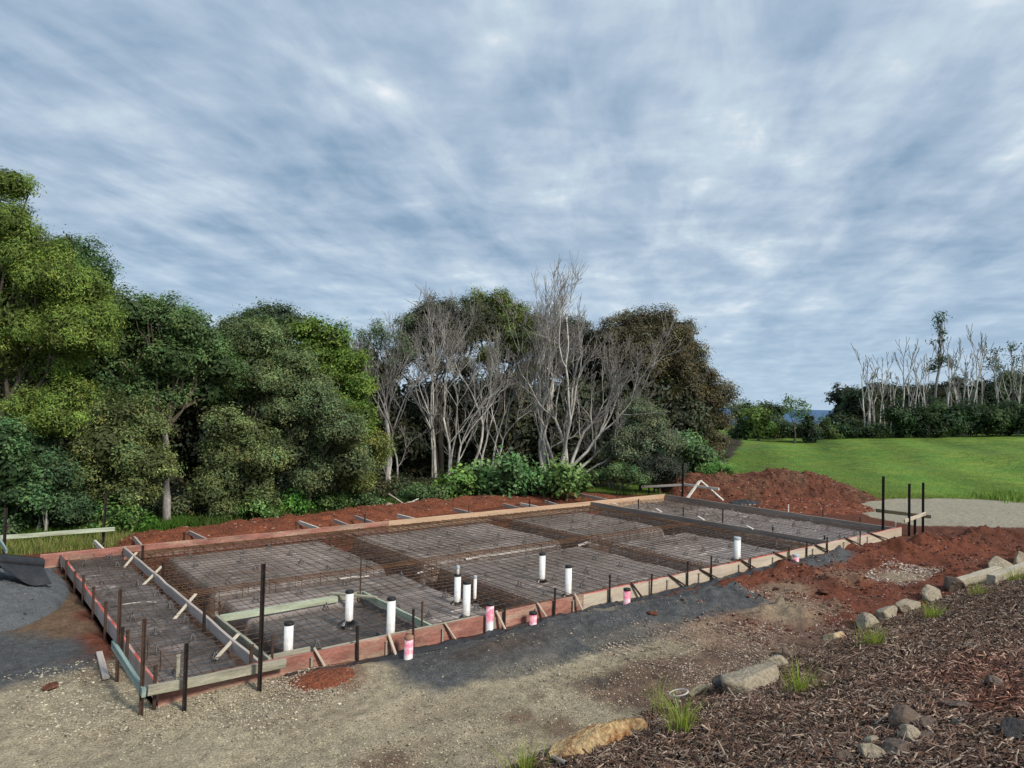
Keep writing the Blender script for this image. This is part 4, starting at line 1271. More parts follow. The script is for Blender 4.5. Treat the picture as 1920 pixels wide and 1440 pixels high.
pipe(540, 1226, 1166, .056, 'capped white pipe at the left of the sunken frame')
pipe(654, 1166, 1107, .056, 'capped white pipe at the back of the sunken frame', collar=True)
pipe(732, 1196, 1120, .056, 'capped white pipe at the right of the sunken frame')
rt, x, y, zt = pipe(857, 1131, 1076, .052, 'white pipe with a narrow grey tipped pipe inside, left of the cluster', collar=True)
o = lathe('inner_pipe', [(.025, 0), (.025, .09)], M['pvc'], (x, y, zt), rt, 18)
lathe('inner_cap', [(.029, 0), (.029, .03), (.02, .05)], M['grey_pvc'], (x, y, zt + .085), rt, 18)
pipe(874, 1158, 1090, .056, 'tallest and nearest white pipe of the cluster of three', collar=True)
pipe(890, 1126, 1079, .026, 'slim white pipe with grey tip right of the cluster', cap='grey_pvc', collar=True)
pipe(1016, 1089, 1037, .056, 'capped white pipe standing alone near the middle of the slab', collar=True)
pipe(1065, 1117, 1060, .056, 'capped white pipe behind the joint of the front form boards', collar=True)
pipe(1382, 1050, 1007, .070, 'lone white pipe with a grey cap on the right of the main bay', cap='grey_pvc', collar=True)
gp = 'pink sprayed pipe stubs outside the formwork'
pipe(904, 1183, 1130, .056, 'tall pink sprayed pipe with black cap against the front board', 0, 'cap', (.30, .02), group=gp, loc=tuple(G(904, 1183, 0)[:2] - np.array([0, .17])))
pipe(999, 1176, 1147, .056, 'short pink sprayed pipe with black cap outside the front board', 0, 'cap', (.20, .0), group=gp)
rt, x, y, zt = pipe(765, 1237, 1194, .056, 'pink sprayed pipe plugged with mud, nearest the viewer', 0, None, (.24, .07), group=gp, lean=(.03, .02))
lathe('mud_plug', [(.057, 0), (.060, .02), (.052, .045), (.034, .05), (.034, .075), (.042, .085), (.030, .095)], M['clay'], (x + .008, y + .005, zt - .03), rt, 20)
pipe(1175, 1141, 1103, .056, 'pink sprayed pipe with black cap left of the grey bank top', 0, 'cap', (.26, .0), group=gp)
pipe(1478, 1054, 1039, .066, 'lowest pink sprayed pipe stub at the right of the front board', 0, 'grey_pvc', (.16, -.02), group=gp, loc=(12.35, -.16))
# white conduit lying in the middle trench
def conduit(pts, r, label, name='conduit', z=.13):
    P = np.array([list(G(px, py, z)) for px, py in pts])
    P[:, 2] += rng.normal(0, .008, len(P))
    T = Tubes(); T.add(P, r, 10)
    tag(T.build(name, M['pvc'], loc=tuple(float(v) for v in P[0])), label, 'conduit', 'white conduits under the mesh')


conduit([(872, 1049), (900, 1043), (940, 1038), (985, 1031), (1040, 1023)], .030, 'long white conduit lying along the middle trench of the slab')
conduit([(1083, 1023), (1100, 1018), (1118, 1015)], .028, 'short white conduit in the middle trench right of the long one')
conduit([(636, 1087), (660, 1083), (692, 1079)], .020, 'white conduit left of the tall thin stake of the sunken frame')
conduit([(1075, 1074), (1095, 1079), (1120, 1087), (1143, 1099)], .010, 'thin white cable curving to the pale front board')
conduit([(782, 1074), (800, 1069), (812, 1066)], .018, 'bit of white conduit behind the clustered pipes')
conduit([(220, 1135), (245, 1130), (272, 1127), (300, 1130)], .008, 'thin white cable across the narrow left bay', z=.10)

# ------------------------------------------------------------------ garden edge stones and timbers
def on_bank(px, py):
    """the garden bank's point seen at a picture position"""
    d = ray(px, py); lo, hi = 2.0, 40.0
    for _ in range(60):
        m_ = (lo + hi) / 2; p = CAM + d * m_
        h = float(bank_z(np.array(p[0]), np.array(p[1]))) if p[1] < MY else 0.0
        if p[2] > h: lo = m_
        else: hi = m_
    return CAM + d * lo


gE = 'rocks edging the garden bank'
def edge_rock(px, py, s, mat, seed, rz, label, cuts=10, tilt=(0, 0), up=.28, rough=.10):
    g = on_bank(px, py)
    rock('edging_rock', (g[0], g[1], g[2] + s[2] * up), s, M[mat], seed, rz, cuts, rough, tilt, label, gE)


edge_rock(1118, 1400, (.62, .30, .20), 'rust_stone', 322, .10, 'largest rust coloured rock at the bottom of the garden edge', 9, (.40, -.10), .25, .10)
edge_rock(1310, 1306, (.19, .13, .09), 'warm_stone', 302, .1, 'small cream rock behind the white ring', 8)
edge_rock(1358, 1294, (.15, .13, .11), 'dark_stone', 303, .8, 'black basalt rock between two pale rocks', 9)
edge_rock(1425, 1284, (.52, .36, .20), 'stone', 304, .25, 'big flat grey sandstone slab on the garden edge', 9, (.15, .1), .15, .07)
edge_rock(1462, 1252, (.22, .10, .12), 'stone', 305, -.5, 'narrow grey rock leaning behind the big flat slab', 9)
edge_rock(1473, 1228, (.12, .10, .11), 'brown_stone', 306, .3, 'small round brown rock behind the grey slab')
edge_rock(1563, 1200, (.24, .15, .12), 'warm_stone', 307, .2, 'ochre rock left of the second grass tuft')
edge_rock(1622, 1180, (.30, .20, .19), 'stone', 308, .5, 'upright pale rock behind a grass tuft', 8, (.2, 0))
edge_rock(1658, 1158, (.30, .18, .15), 'stone', 309, .1, 'long grey rock with dark side on the garden edge')
edge_rock(1702, 1146, (.42, .2, .14), 'stone', 310, .1, 'low long pale rock before the third grass tuft')
edge_rock(1752, 1124, (.28, .2, .22), 'stone', 311, .4, 'rounded pale rock right of the third grass tuft')
edge_rock(1785, 1105, (.22, .18, .2), 'brown_stone', 312, .9, 'brown rock at the left end of the sawn sleeper')
edge_rock(1880, 1068, (.6, .25, .22), 'stone', 313, .1, 'pale rock behind the far sawn sleeper', 8)
edge_rock(1915, 1058, (.5, .25, .25), 'stone', 314, .3, 'grey rock at the far end of the garden edge', 8)
for (xa, ya, xb, yb, lb) in ((1792, 1106, 1872, 1080, 'sawn sleeper nearest the rounded pale rock'), (1858, 1098, 1945, 1067, 'second sawn sleeper overlapping the first at the picture edge')):
    a = on_bank(xa, ya); b = on_bank(xb, yb)
    tag(beam('timber_sleeper', (a[0], a[1], .02 + max(0, a[2])), (b[0], b[1], .02 + max(0, b[2])), .17, .14, M['sleeper'], None, .006), lb, 'sleeper', 'timber sleepers on the garden edge')
gB = 'loose rocks lying in the mulch'
for k, (px, py, s, mt, lb) in enumerate(((1703, 1358, (.17, .12, .11), 'brown_stone', 'brown angular rock topping the pile in the mulch'), (1738, 1364, (.08, .07, .06), 'brown_stone', 'small chip right of the angular rock'), (1700, 1386, (.10, .09, .08), 'stone', 'grey rounded rock in the middle of the mulch pile'),
                                         (1735, 1390, (.09, .07, .06), 'brown_stone', 'dark rock right of the grey rounded rock'), (1636, 1398, (.07, .06, .06), 'stone', 'small grey rock left of the mulch pile'), (1680, 1415, (.11, .09, .09), 'brown_stone', 'brown boulder low in the mulch pile'),
                                         (1630, 1425, (.11, .08, .08), 'stone', 'grey boulder at the bottom of the mulch pile'), (1590, 1430, (.09, .08, .06), 'brown_stone', 'brown rock at the bottom left of the mulch pile'), (1868, 1290, (.17, .11, .08), 'brown_stone', 'flat brown rock higher up by the right picture edge'),
                                         (1805, 1330, (.16, .10, .05), 'brown_stone', 'low slab of brown rock in red earth'), (1790, 1365, (.06, .05, .05), 'dark_stone', 'small black stone right of the pile'), (1905, 1385, (.13, .10, .09), 'dark_stone', 'dark rock at the lower right picture edge'))):
    g = on_bank(px, py)
    rock('mulch_rock', (g[0], g[1], g[2] + s[2] * .22), s, M[mt], 330 + k, k * .9, 8, .12, (.1, .1), lb, gB)
# white plant ring and a bit of white pipe
g = on_bank(1272, 1328)
T = Tubes()
q = np.linspace(0, 2 * math.pi, 25)
T.add(np.stack([g[0] + .085 * np.cos(q), g[1] + .10 * np.sin(q), g[2] + .16 + .03 * np.cos(q + 1)], 1), .007, 8)
ring_ = T.build('hoop', M['pvc'])
rr_ = empty('plant_ring', g, 'white plastic ring caught on the grass tuft near the cream rock', 'plastic ring')
ring_.parent = rr_; ring_.matrix_parent_inverse = Matrix.Translation(-rr_.location)
T = Tubes(); T.add(np.stack([g[0] + np.array([-.085, -.07, -.06]), g[1] + np.array([0, -.03, -.05]), g[2] + np.array([.17, .08, .0])], 1), .006, 6)
st_ = T.build('stem', M['grey_pvc']); st_.parent = rr_; st_.matrix_parent_inverse = Matrix.Translation(-rr_.location)
a = on_bank(1036, 1428); b = on_bank(1062, 1443)
T = Tubes(); T.add(np.array([a + [0, 0, .04], (a + b) / 2 + [0, 0, .045], b + [0, 0, .05]]), .017, 14)
tag(T.build('pipe_offcut', M['pvc'], loc=tuple(float(v) for v in a)), 'white pipe offcut beside the rust coloured rock', 'pipe')

# ------------------------------------------------------------------ grass tufts
def blades(P, h, wd, lean, col, name, mat, parent=None, seg=3, dirs=None):
    n = len(P)
    a = rng.uniform(0, 2 * math.pi, n) if dirs is None else dirs
    d = np.stack([np.cos(a), np.sin(a), np.zeros(n)], 1); s = np.stack([-np.sin(a), np.cos(a), np.zeros(n)], 1)
    tw = rng.uniform(0, math.pi, n)[:, None]
    s = s * np.cos(tw) + d * np.sin(tw)
    V = []
    for k in range(seg + 1):
        t_ = k / seg
        c = P + np.array([0, 0, 1.0]) * (h * t_ * (1 - .25 * lean * t_))[:, None] + d * (h * lean * t_ ** 2 * .9)[:, None]
        wk = wd * (1 - t_ ** 1.6 * .92)
        V += [c - s * wk[:, None] / 2, c + s * wk[:, None] / 2]
    V = np.stack(V, 1)
    m_ = 2 * (seg + 1)
    f = np.array([[2 * k, 2 * k + 1, 2 * k + 3, 2 * k + 2] for k in range(seg)])
    F = (np.arange(n)[:, None, None] * m_ + f[None]).reshape(-1, 4)
    return mesh_np(name, V.reshape(-1, 3), F, mat, parent, col=np.repeat(col, m_, 0))


def tuft(px, py, hpx, n, label, spread=.09, dry=.15):
    g = on_bank(px, py)
    h0 = hpx * .85 * depth_of(g) / FOC; n = int(n * .75)
    r_ = np.abs(rng.normal(0, spread, n)); a = rng.uniform(0, 6.3, n)
    P = np.stack([g[0] + r_ * np.cos(a), g[1] + r_ * np.sin(a), np.full(n, g[2] - .02)], 1)
    c = np.array([.26, .34, .05]) * (.6 + .8 * rng.random(n))[:, None]
    dr_ = rng.random(n) < dry
    c = np.where(dr_[:, None], np.array([.30, .24, .12]), c)
    o = blades(P, h0 * rng.uniform(.45, 1.1, n), rng.uniform(.004, .008, n), rng.uniform(.1, .9, n), c, 'grass_tuft', M['blade'], None, 4, a + rng.normal(0, .5, n))
    return tag(o, label, 'grass tuft', 'grass tufts planted along the garden edge')


tuft(1278, 1372, 100, 200, 'grass tuft holding the white plastic ring')
tuft(1500, 1298, 75, 190, 'bright grass tuft right of the big flat slab')
tuft(1638, 1212, 60, 190, 'grass tuft before the upright pale rock')
tuft(1750, 1160, 48, 170, 'grass tuft between the long pale rock and the rounded rock')
tuft(1835, 1118, 45, 150, 'grass tuft before the first sawn sleeper', dry=.4)
tuft(1905, 1090, 40, 150, 'grass tuft at the far sleeper by the picture edge', dry=.3)
tuft(985, 1448, 85, 170, 'grass tuft at the bottom left of the rust coloured rock')
tuft(1240, 1335, 80, 60, 'thin pale grass tuft behind the white ring', dry=.6)

# rough grass as ground cover
def turf(n, fn, h, wd, col, hv=.5):
    x, y = fn(n)
    P = np.stack([x, y, gz(x, y)], 1)
    m_ = len(x)
    c = np.asarray(col) * (.55 + .9 * rng.random(m_))[:, None]
    return P, h * (1 - hv + 2 * hv * rng.random(m_)), np.full(m_, wd), c


Ps, Hs, Ws, Cs = [], [], [], []
def add_turf(*a, **k):
    for L_, v in zip((Ps, Hs, Ws, Cs), turf(*a, **k)): L_.append(v)


add_turf(9000, lambda n: (rng.uniform(-4, 1.7, n), rng.uniform(9.0, 11.8, n)), .18, .012, (.24, .25, .08))
add_turf(5000, lambda n: (rng.uniform(-.5, 3.2, n), rng.uniform(10.2, 11.8, n)), .22, .02, (.07, .15, .02))
add_turf(7000, lambda n: (lambda x: (x, np.interp(x, [3, 8, 13, 17], [10.8, 11.4, 12.1, 11.3]) + rng.normal(0, .3, n)))(rng.uniform(3, 17, n)), .22, .02, (.08, .13, .03))
def edge_band(n):
    y = rng.uniform(-8, 12, n); x = grass_edge(y) + np.abs(rng.normal(0, 1.6, n)) - .1
    k = ~poly_in(x, y, PAD)
    return x[k], y[k]
add_turf(16000, edge_band, .07, .014, (.19, .25, .06))
def field_pts(n):
    y = rng.uniform(-6, 22, n); x = grass_edge(y) + rng.uniform(0, 1, n) ** 1.5 * 26
    k = ~poly_in(x, y, PAD)
    return x[k], y[k]
add_turf(60000, field_pts, .035, .02, (.19, .27, .06))
def clump_pts(n):
    a = rng.uniform(0, 6.3, n); r_ = np.abs(rng.normal(0, .6, n)); g_ = G(1893, 932, 0)
    return g_[0] + 1.3 * r_ * np.cos(a), g_[1] + r_ * np.sin(a)
add_turf(2500, clump_pts, .30, .03, (.18, .28, .06))
gr = blades(np.concatenate(Ps), np.concatenate(Hs), np.concatenate(Ws), rng.uniform(.1, .9, sum(len(h) for h in Hs)), np.concatenate(Cs), 'grass', M['blade'], None, 2)
tag(gr, 'green paddock grass and rough grass at the edges of the site', 'grass', kind='stuff')


# ------------------------------------------------------------------ trees
def leaf_cloud(lobes, L0, aspect, col, dens=2.0, flat=.5, hue=.12, nsub=11, seed=0, inner=True, sparse=1.0, droop=0.0, vary=.35):
    """leaves for a crown: lobes are (centre, radius xyz); each lobe is split into puffs, each puff carries sprays of leaves"""
    r = np.random.default_rng(seed)
    PP, NN, CC, LL = [], [], [], []
    for (c, rad) in lobes:
        c = np.asarray(c); rad = np.asarray(rad)
        area = math.pi * rad.max() * rad.mean()
        n = int(dens * 1.35 * area / (L0 * L0 * aspect * .5))
        ns = nsub
        sd = r.normal(0, 1, (ns, 3)); sd[:, 2] = np.abs(sd[:, 2]) * 1.0 - .45; sd /= np.linalg.norm(sd, axis=1)[:, None]
        sc_ = c + sd * rad * r.uniform(.5, .80, (ns, 1)); sr = rad.mean() * r.uniform(.24, .46, ns)
        st = 1 + vary * r.normal(0, .6, ns)
        ncl = max(4, n // 16)
        k = r.choice(ns, ncl, p=sr ** 2 / (sr ** 2).sum())
        d = r.normal(0, 1, (ncl, 3)) + .75 * sd[k] + np.array([0, 0, .35]); d /= np.linalg.norm(d, axis=1)[:, None]
        cp = sc_[k] + d * (sr[k] * (1.02 - .45 * r.random(ncl) ** 2.2))[:, None]
        ct = np.clip(st[k] * (1 + .22 * r.normal(0, 1, ncl)), .35, 2.2)
        m_ = 16
        cr = min(L0 * 1.25, .28)
        P = np.repeat(cp, m_, 0) + r.normal(0, 1, (ncl * m_, 3)) * cr * np.array([1, 1, .75])
        dn = np.repeat(d, m_, 0)
        Nn = dn * 1.25 + np.array([0, 0, flat]) + r.normal(0, .36, (ncl * m_, 3)); Nn /= np.linalg.norm(Nn, axis=1)[:, None]
        cc = np.asarray(col) * (np.repeat(ct, m_) * (1 + .11 * r.normal(0, 1, ncl * m_)))[:, None]
        hs = np.repeat(r.normal(0, hue, ncl), m_)
        cc[:, 0] *= 1 + hs; cc[:, 2] *= 1 - hs * .5
        PP.append(P); NN.append(Nn); CC.append(cc); LL.append(L0 * r.uniform(.55, 1.45, ncl * m_))
        if inner:  # larger filler leaves, the crown's inner shade put in as darker colour
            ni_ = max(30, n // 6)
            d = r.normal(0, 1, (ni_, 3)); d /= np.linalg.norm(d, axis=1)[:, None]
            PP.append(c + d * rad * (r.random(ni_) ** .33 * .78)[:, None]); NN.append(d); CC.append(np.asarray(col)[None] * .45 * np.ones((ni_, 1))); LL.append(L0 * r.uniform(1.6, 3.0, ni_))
    P = np.concatenate(PP); Nn = np.concatenate(NN); C = np.concatenate(CC); Ln = np.concatenate(LL)
    n = len(P)
    a = r.normal(0, 1, (n, 3)) + np.array([0, 0, -droop * 2]); a -= (a * Nn).sum(1)[:, None] * Nn; a /= np.linalg.norm(a, axis=1)[:, None] + 1e-9
    b = np.cross(Nn, a)
    a = a * (Ln / 2)[:, None]; b = b * (Ln * aspect / 2)[:, None]
    fold = Nn * (Ln * .08)[:, None]
    V = np.stack([P - a, P - a * .1 - b + fold, P + a, P - a * .1 + b + fold], 1).reshape(-1, 3)
    F = np.arange(n * 4).reshape(-1, 4)
    return V, F, np.repeat(np.clip(C, .004, .6), 4, 0)


def tree(name, base, lobes_px, depth, L0, aspect, col, label, cat='tree', seed=1, group=None, trunk_r=.10, bark='bark', dens=2.0, flat=.5, squash=.85, deep=1.0, stems=1, inner=True, droop=0.0, limb=.4, nsub=11, hue=.12, jit=.35, vary=.35):
    """a tree standing at base; its crown lobes are surveyed as (column, row, radius) at the tree's distance"""
    r = np.random.default_rng(seed + 900)
    base = np.asarray(base, float)
    root = empty(name, base, label, cat, group)
    lobes = []; L0 = L0 * .86; nsub = int(nsub * 1.5); col = np.asarray(col) * np.array([2.1, 2.42, 2.15])
    for (px, py, rp) in lobes_px:
        rad = rp * 1.10 * depth / FOC
        c = AT(px, py, depth + r.normal(0, jit) * rad)
        lobes.append((c, np.array([rad * deep, rad * deep, rad * squash])))
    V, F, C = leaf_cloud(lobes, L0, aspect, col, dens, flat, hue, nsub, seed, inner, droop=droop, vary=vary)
    mesh_np('crown', V - base, F, M['leaf'], root, col=C).location = (0, 0, 0)
    ch = root.children[0]; ch.matrix_parent_inverse = Matrix.Identity(4)
    T = Tubes(); T2 = Tubes()
    zc = np.mean([c[2] for c, _ in lobes]); xc = np.mean([c[0] for c, _ in lobes]); yc = np.mean([c[1] for c, _ in lobes])
    for s in range(stems):
        b0 = base + np.array([r.normal(0, .15), r.normal(0, .15), 0]) * (s > 0)
        fork = b0 + (np.array([xc, yc, max(zc, base[2] + .5)]) - b0) * r.uniform(limb * .8, limb * 1.1)
        tr = wander(b0 - np.array([0, 0, .2]), fork, 8, .05)
        rr_ = np.linspace(trunk_r, trunk_r * .65, 8); rr_[0] *= 1.35
        T.add(tr, rr_, 8)
        for i, (c, rad) in enumerate(lobes):
            if i % stems != s: continue
            e = c + np.array([0, 0, rad[2] * .3])
            w_ = wander(fork, e, 7, .09)
            T2.add(w_, np.linspace(trunk_r * .34, .010, 7), 6)
            for k in range(4):
                d = r.normal(0, 1, 3); d[2] = abs(d[2]) * .7; d /= np.linalg.norm(d)
                T2.add(wander(w_[3 + k % 3], c + d * rad * .85, 5, .1), np.linspace(trunk_r * .2 + .006, .006, 5), 4)
    o = T.build('trunk', M[bark], root)
    T2.build('limbs', M['bark'] if bark != 'pale_bark' else M['grey_bark'], root)
    return root


def base_of(px, depth, z=0.0):
    p = AT(px, 900, depth)
    return np.array([p[0], p[1], z])


OLIVE = (.105, .115, .045); DKGREEN = (.040, .062, .028); YEL = (.100, .120, .030); GREY = (.085, .092, .060); BROWN = (.066, .054, .036); BRIGHT = (.080, .108, .024); MID = (.068, .090, .036)
FG = 'trees of the forest edge'
tree('tall_tree', base_of(-60, 16.5), [(15, 348, 42), (-10, 420, 62), (50, 485, 72), (105, 525, 58), (150, 545, 55), (-60, 520, 120), (40, 600, 95), (140, 625, 68), (-40, 660, 90), (100, 690, 62), (130, 745, 46), (110, 790, 40), (60, 760, 45), (170, 590, 40)],
     16.5, .085, .32, YEL, 'tallest yellow green tree at the left picture edge', seed=11, group=FG, trunk_r=.2, dens=2.1, droop=.4, hue=.10)
tree('dark_tree', base_of(140, 21), [(120, 468, 32), (150, 488, 42), (180, 525, 38), (165, 570, 60), (200, 620, 60)], 20.5, .10, .45, DKGREEN, 'dark tree top showing behind the tall yellow green tree', seed=12, group=FG, trunk_r=.16)
tree('camphor_tree', G(315, 986)[:3] * [1, 1, 0], [(245, 590, 44), (285, 582, 34), (320, 600, 42), (355, 625, 48), (265, 650, 62), (395, 655, 42), (330, 680, 60), (410, 690, 40), (215, 645, 52), (290, 735, 52), (385, 735, 42), (240, 745, 55), (195, 700, 50)],
     18.6, .095, .45, (.058, .083, .034), 'dark green broad leaved tree with a bent bare trunk', seed=13, group=FG, trunk_r=.11, bark='grey_bark', limb=.62, dens=2.0)
tree('dense_tree', base_of(190, 17.2), [(235, 785, 52), (205, 835, 62), (275, 800, 40), (260, 860, 55), (175, 880, 52), (290, 880, 36), (215, 920, 48), (150, 925, 40), (255, 925, 36)], 17.2, .085, .42, (.088, .094, .040), 'olive brown bushy tree between the yellow tree and the bent trunk', seed=14, group=FG, trunk_r=.09)
tree('leafy_shrub', base_of(20, 15.2), [(-20, 830, 55), (15, 880, 48), (-10, 940, 50), (50, 935, 40), (25, 985, 26)], 15.2, .09, .5, (.046, .075, .034), 'dark green leafy shrub at the lower left picture edge', cat='shrub', seed=15, group='forest shrubs', trunk_r=.06, stems=2)
tree('leafy_shrub', base_of(90, 15.8), [(70, 850, 45), (100, 890, 45), (75, 945, 42), (130, 960, 40), (100, 990, 24)], 16.2, .085, .42, (.042, .064, .033), 'dark shrub with pale thin stems behind the green rail', cat='shrub', seed=16, group='forest shrubs', trunk_r=.03, stems=3, bark='pale_bark')
tree('leafy_shrub', base_of(215, 16.8), [(175, 985, 26), (215, 970, 30), (245, 975, 24), (200, 1000, 18)], 16.4, .10, .5, (.075, .115, .035), 'light green low shrub by the star picket of the green rail', cat='shrub', seed=17, group='forest shrubs', trunk_r=.02, stems=3)
tree('camphor_tree', base_of(470, 20.5), [(440, 625, 42), (475, 645, 48), (510, 655, 45), (430, 675, 48), (480, 705, 55), (445, 740, 45), (525, 725, 48), (550, 690, 42)], 20.0, .085, .38, (.088, .102, .050), 'olive tree with upright dark stems left of the bright green tree', seed=18, group=FG, trunk_r=.10, stems=3)
tree('dense_tree', base_of(570, 20), [(575, 730, 46), (540, 775, 42), (600, 770, 50), (640, 805, 48), (590, 830, 55), (650, 870, 42), (600, 895, 45), (555, 850, 36)], 19.8, .085, .38, (.084, .094, .050), 'olive grey tree hanging low under the bright green tree', seed=19, group=FG, trunk_r=.10, stems=3)
tree('dense_tree', base_of(440, 18.8), [(430, 800, 42), (475, 815, 40), (440, 850, 48), (485, 870, 42), (420, 895, 46), (465, 915, 46), (390, 930, 36), (430, 950, 30), (495, 935, 24)], 18.8, .085, .42, (.092, .100, .046), 'bushy olive tree hanging over the red soil bank', seed=20, group=FG, trunk_r=.08, stems=2)
tree('dark_tree', base_of(510, 26), [(475, 603, 30), (505, 595, 34), (535, 605, 32), (500, 640, 45)], 25, .11, .45, (.045, .060, .036), 'dark round tree top behind the olive trees', seed=21, group=FG, trunk_r=.14)
tree('bright_tree', base_of(640, 21), [(565, 622, 24), (595, 620, 28), (625, 640, 36), (600, 660, 34), (655, 680, 36), (620, 705, 42), (665, 725, 34), (640, 760, 40), (680, 775, 26), (590, 700, 36), (655, 810, 34), (680, 800, 24)], 20.8, .095, .5, BRIGHT, 'bright lime green tree in the middle of the forest edge', seed=22, group=FG, trunk_r=.11, vary=.25)
tree('dense_tree', base_of(690, 21.5), [(705, 830, 26), (690, 865, 28), (715, 850, 18), (670, 905, 30)], 21, .085, .42, (.118, .120, .042), 'drooping yellow olive bush right of the bright green tree', cat='shrub', seed=23, group='forest shrubs', trunk_r=.04)
tree('gum_tree', base_of(735, 24.5), [(690, 632, 20), (715, 618, 20), (740, 640, 24), (757, 602, 15), (700, 655, 18), (730, 670, 20), (762, 655, 16), (672, 650, 12)], 24, .10, .25, (.070, .080, .052), 'thin crowned gum tree with sky showing through', seed=24, group=FG, trunk_r=.09, bark='pale_bark', dens=1.3, inner=False, limb=.6, stems=2)
tree('dark_tree', base_of(830, 30), [(790, 600, 34), (825, 590, 36), (860, 600, 38), (795, 640, 34), (850, 640, 40), (770, 625, 24), (905, 610, 40), (760, 665, 26), (815, 685, 26), (870, 690, 24), (740, 690, 22)], 29, .11, .35, (.050, .047, .034), 'brown crowned tree behind the pale dead stems', seed=25, group=FG, trunk_r=.12, stems=3, dens=1.8, limb=.6)
tree('dark_tree', base_of(930, 31), [(895, 578, 30), (935, 572, 32), (965, 590, 28), (930, 615, 42), (975, 635, 34), (890, 620, 34), (955, 660, 34), (1000, 650, 32), (985, 695, 26), (915, 675, 26), (1000, 610, 26)], 30, .11, .4, (.082, .088, .030), 'olive topped tree between the two dead trees', seed=26, group=FG, trunk_r=.13, stems=2, limb=.6)
tree('dark_tree', base_of(1060, 34), [(1030, 640, 36), (1065, 620, 34), (1100, 640, 34), (1050, 680, 42), (1095, 690, 40), (1010, 690, 34), (1080, 740, 42), (1130, 720, 40), (1030, 750, 36)], 33, .12, .35, (.046, .045, .034), 'dark brown tree behind the largest dead tree', seed=27, group=FG, trunk_r=.14, stems=3)
tree('spreading_tree', base_of(1260, 33.5), [(1160, 632, 36), (1195, 612, 36), (1235, 608, 36), (1272, 628, 34), (1290, 660, 30), (1130, 655, 28), (1180, 670, 52), (1250, 680, 56), (1310, 712, 40), (1340, 745, 36), (1290, 750, 52), (1220, 750, 54), (1340, 790, 28), (1310, 800, 42), (1270, 815, 48), (1345, 830, 22), (1330, 850, 26), (1180, 745, 44), (1225, 655, 50), (1200, 690, 50), (1270, 690, 44)],
     32, .12, .4, (.074, .057, .037), 'largest dark brown round crowned tree beside the paddock', seed=28, group=FG, trunk_r=.25, dens=2.1)
tree('grey_shrub', base_of(1200, 27.5), [(1195, 775, 32), (1220, 800, 36), (1185, 820, 36), (1235, 835, 34), (1200, 855, 34), (1160, 850, 30)], 27, .10, .35, (.088, .094, .066), 'grey green shrub before the large brown tree', cat='shrub', seed=29, group='forest shrubs', trunk_r=.05, stems=3)
tree('leafy_shrub', base_of(1300, 29), [(1285, 832, 26), (1310, 850, 28), (1290, 870, 24), (1330, 870, 20)], 28.5, .15, .55, (.085, .120, .060), 'pale big leaved shrub at the foot of the large brown tree', cat='shrub', seed=30, group='forest shrubs', trunk_r=.04, stems=2)
tree('dark_shrub', base_of(1235, 26.5), [(1235, 870, 26), (1260, 880, 24), (1215, 885, 22), (1250, 895, 16)], 26.5, .09, .4, (.038, .040, .034), 'dark shrub behind the far hurdle', cat='shrub', seed=31, group='forest shrubs', trunk_r=.04, stems=2)
tree('leafy_shrub', base_of(1155, 26), [(1150, 885, 20), (1175, 892, 20), (1200, 898, 16), (1130, 895, 16)], 25.5, .08, .4, (.070, .095, .045), 'low soft green shrub beside the strip of lawn', cat='shrub', seed=32, group='forest shrubs', trunk_r=.02, stems=3)
tree('fern_clump', base_of(1345, 29), [(1325, 885, 12), (1345, 880, 12), (1365, 884, 10)], 27.5, .16, .2, (.095, .165, .05), 'bright fern clump at the edge of the paddock', cat='fern', seed=33, group='forest shrubs', trunk_r=.015, stems=2)
# big-leaved bushes along the soil bank
for k, (lob, cl, lb) in enumerate((([(845, 912, 20), (870, 900, 24), (865, 922, 18)], (.080, .125, .035), 'leftmost big leaved bush behind the soil bank'), ([(905, 895, 28), (930, 905, 26), (900, 915, 22)], (.075, .120, .050), 'big leaved bush second from the left behind the soil bank'),
                                   ([(955, 870, 22), (960, 895, 26), (950, 915, 20)], (.068, .112, .050), 'tallest big leaved bush before the largest dead tree'), ([(995, 900, 28), (1020, 908, 26), (1000, 920, 20)], (.078, .130, .056), 'glossy big leaved bush right of the tallest one'),
                                   ([(1050, 892, 28), (1070, 900, 26), (1045, 915, 20), (1090, 905, 20)], (.092, .130, .046), 'rightmost big leaved bush with yellower leaves'))):
    tree('broadleaf_bush', base_of(lob[0][0] + 10, 24), lob, 24 + .4 * (k % 2), .19, .55, cl, lb, cat='bush', seed=40 + k, group='big leaved bushes behind the soil bank', trunk_r=.03, stems=3, flat=.9, dens=2.4, nsub=9)
for k, (lob, d_, cl, lb) in enumerate((([(480, 950, 24), (505, 962, 16)], 18.6, (.085, .125, .04), 'yellow green bush at the left end of the soil bank'), ([(550, 940, 22), (565, 952, 16)], 19.8, (.065, .135, .03), 'vivid green bush behind the soil bank'), ([(610, 940, 20), (640, 946, 18)], 20.3, (.065, .10, .035), 'soft green bush before the olive grey tree'),
                                       ([(670, 938, 20), (700, 944, 16)], 20.8, (.06, .085, .038), 'dull green bush left of the pile of rocks'), ([(795, 925, 20), (825, 928, 18), (760, 930, 16)], 22.5, (.065, .090, .040), 'low green bush below the pale dead stems'), ([(255, 985, 18), (280, 990, 15), (235, 1000, 15)], 17, (.07, .15, .03), 'vivid green creeping plant left of the soil bank'))):
    tree('low_bush', base_of(lob[0][0], d_), lob, d_, .09, .55, cl, lb, cat='bush', seed=50 + k, group='low bushes behind the soil bank', trunk_r=.015, stems=3, flat=.8, dens=2.2, nsub=9)
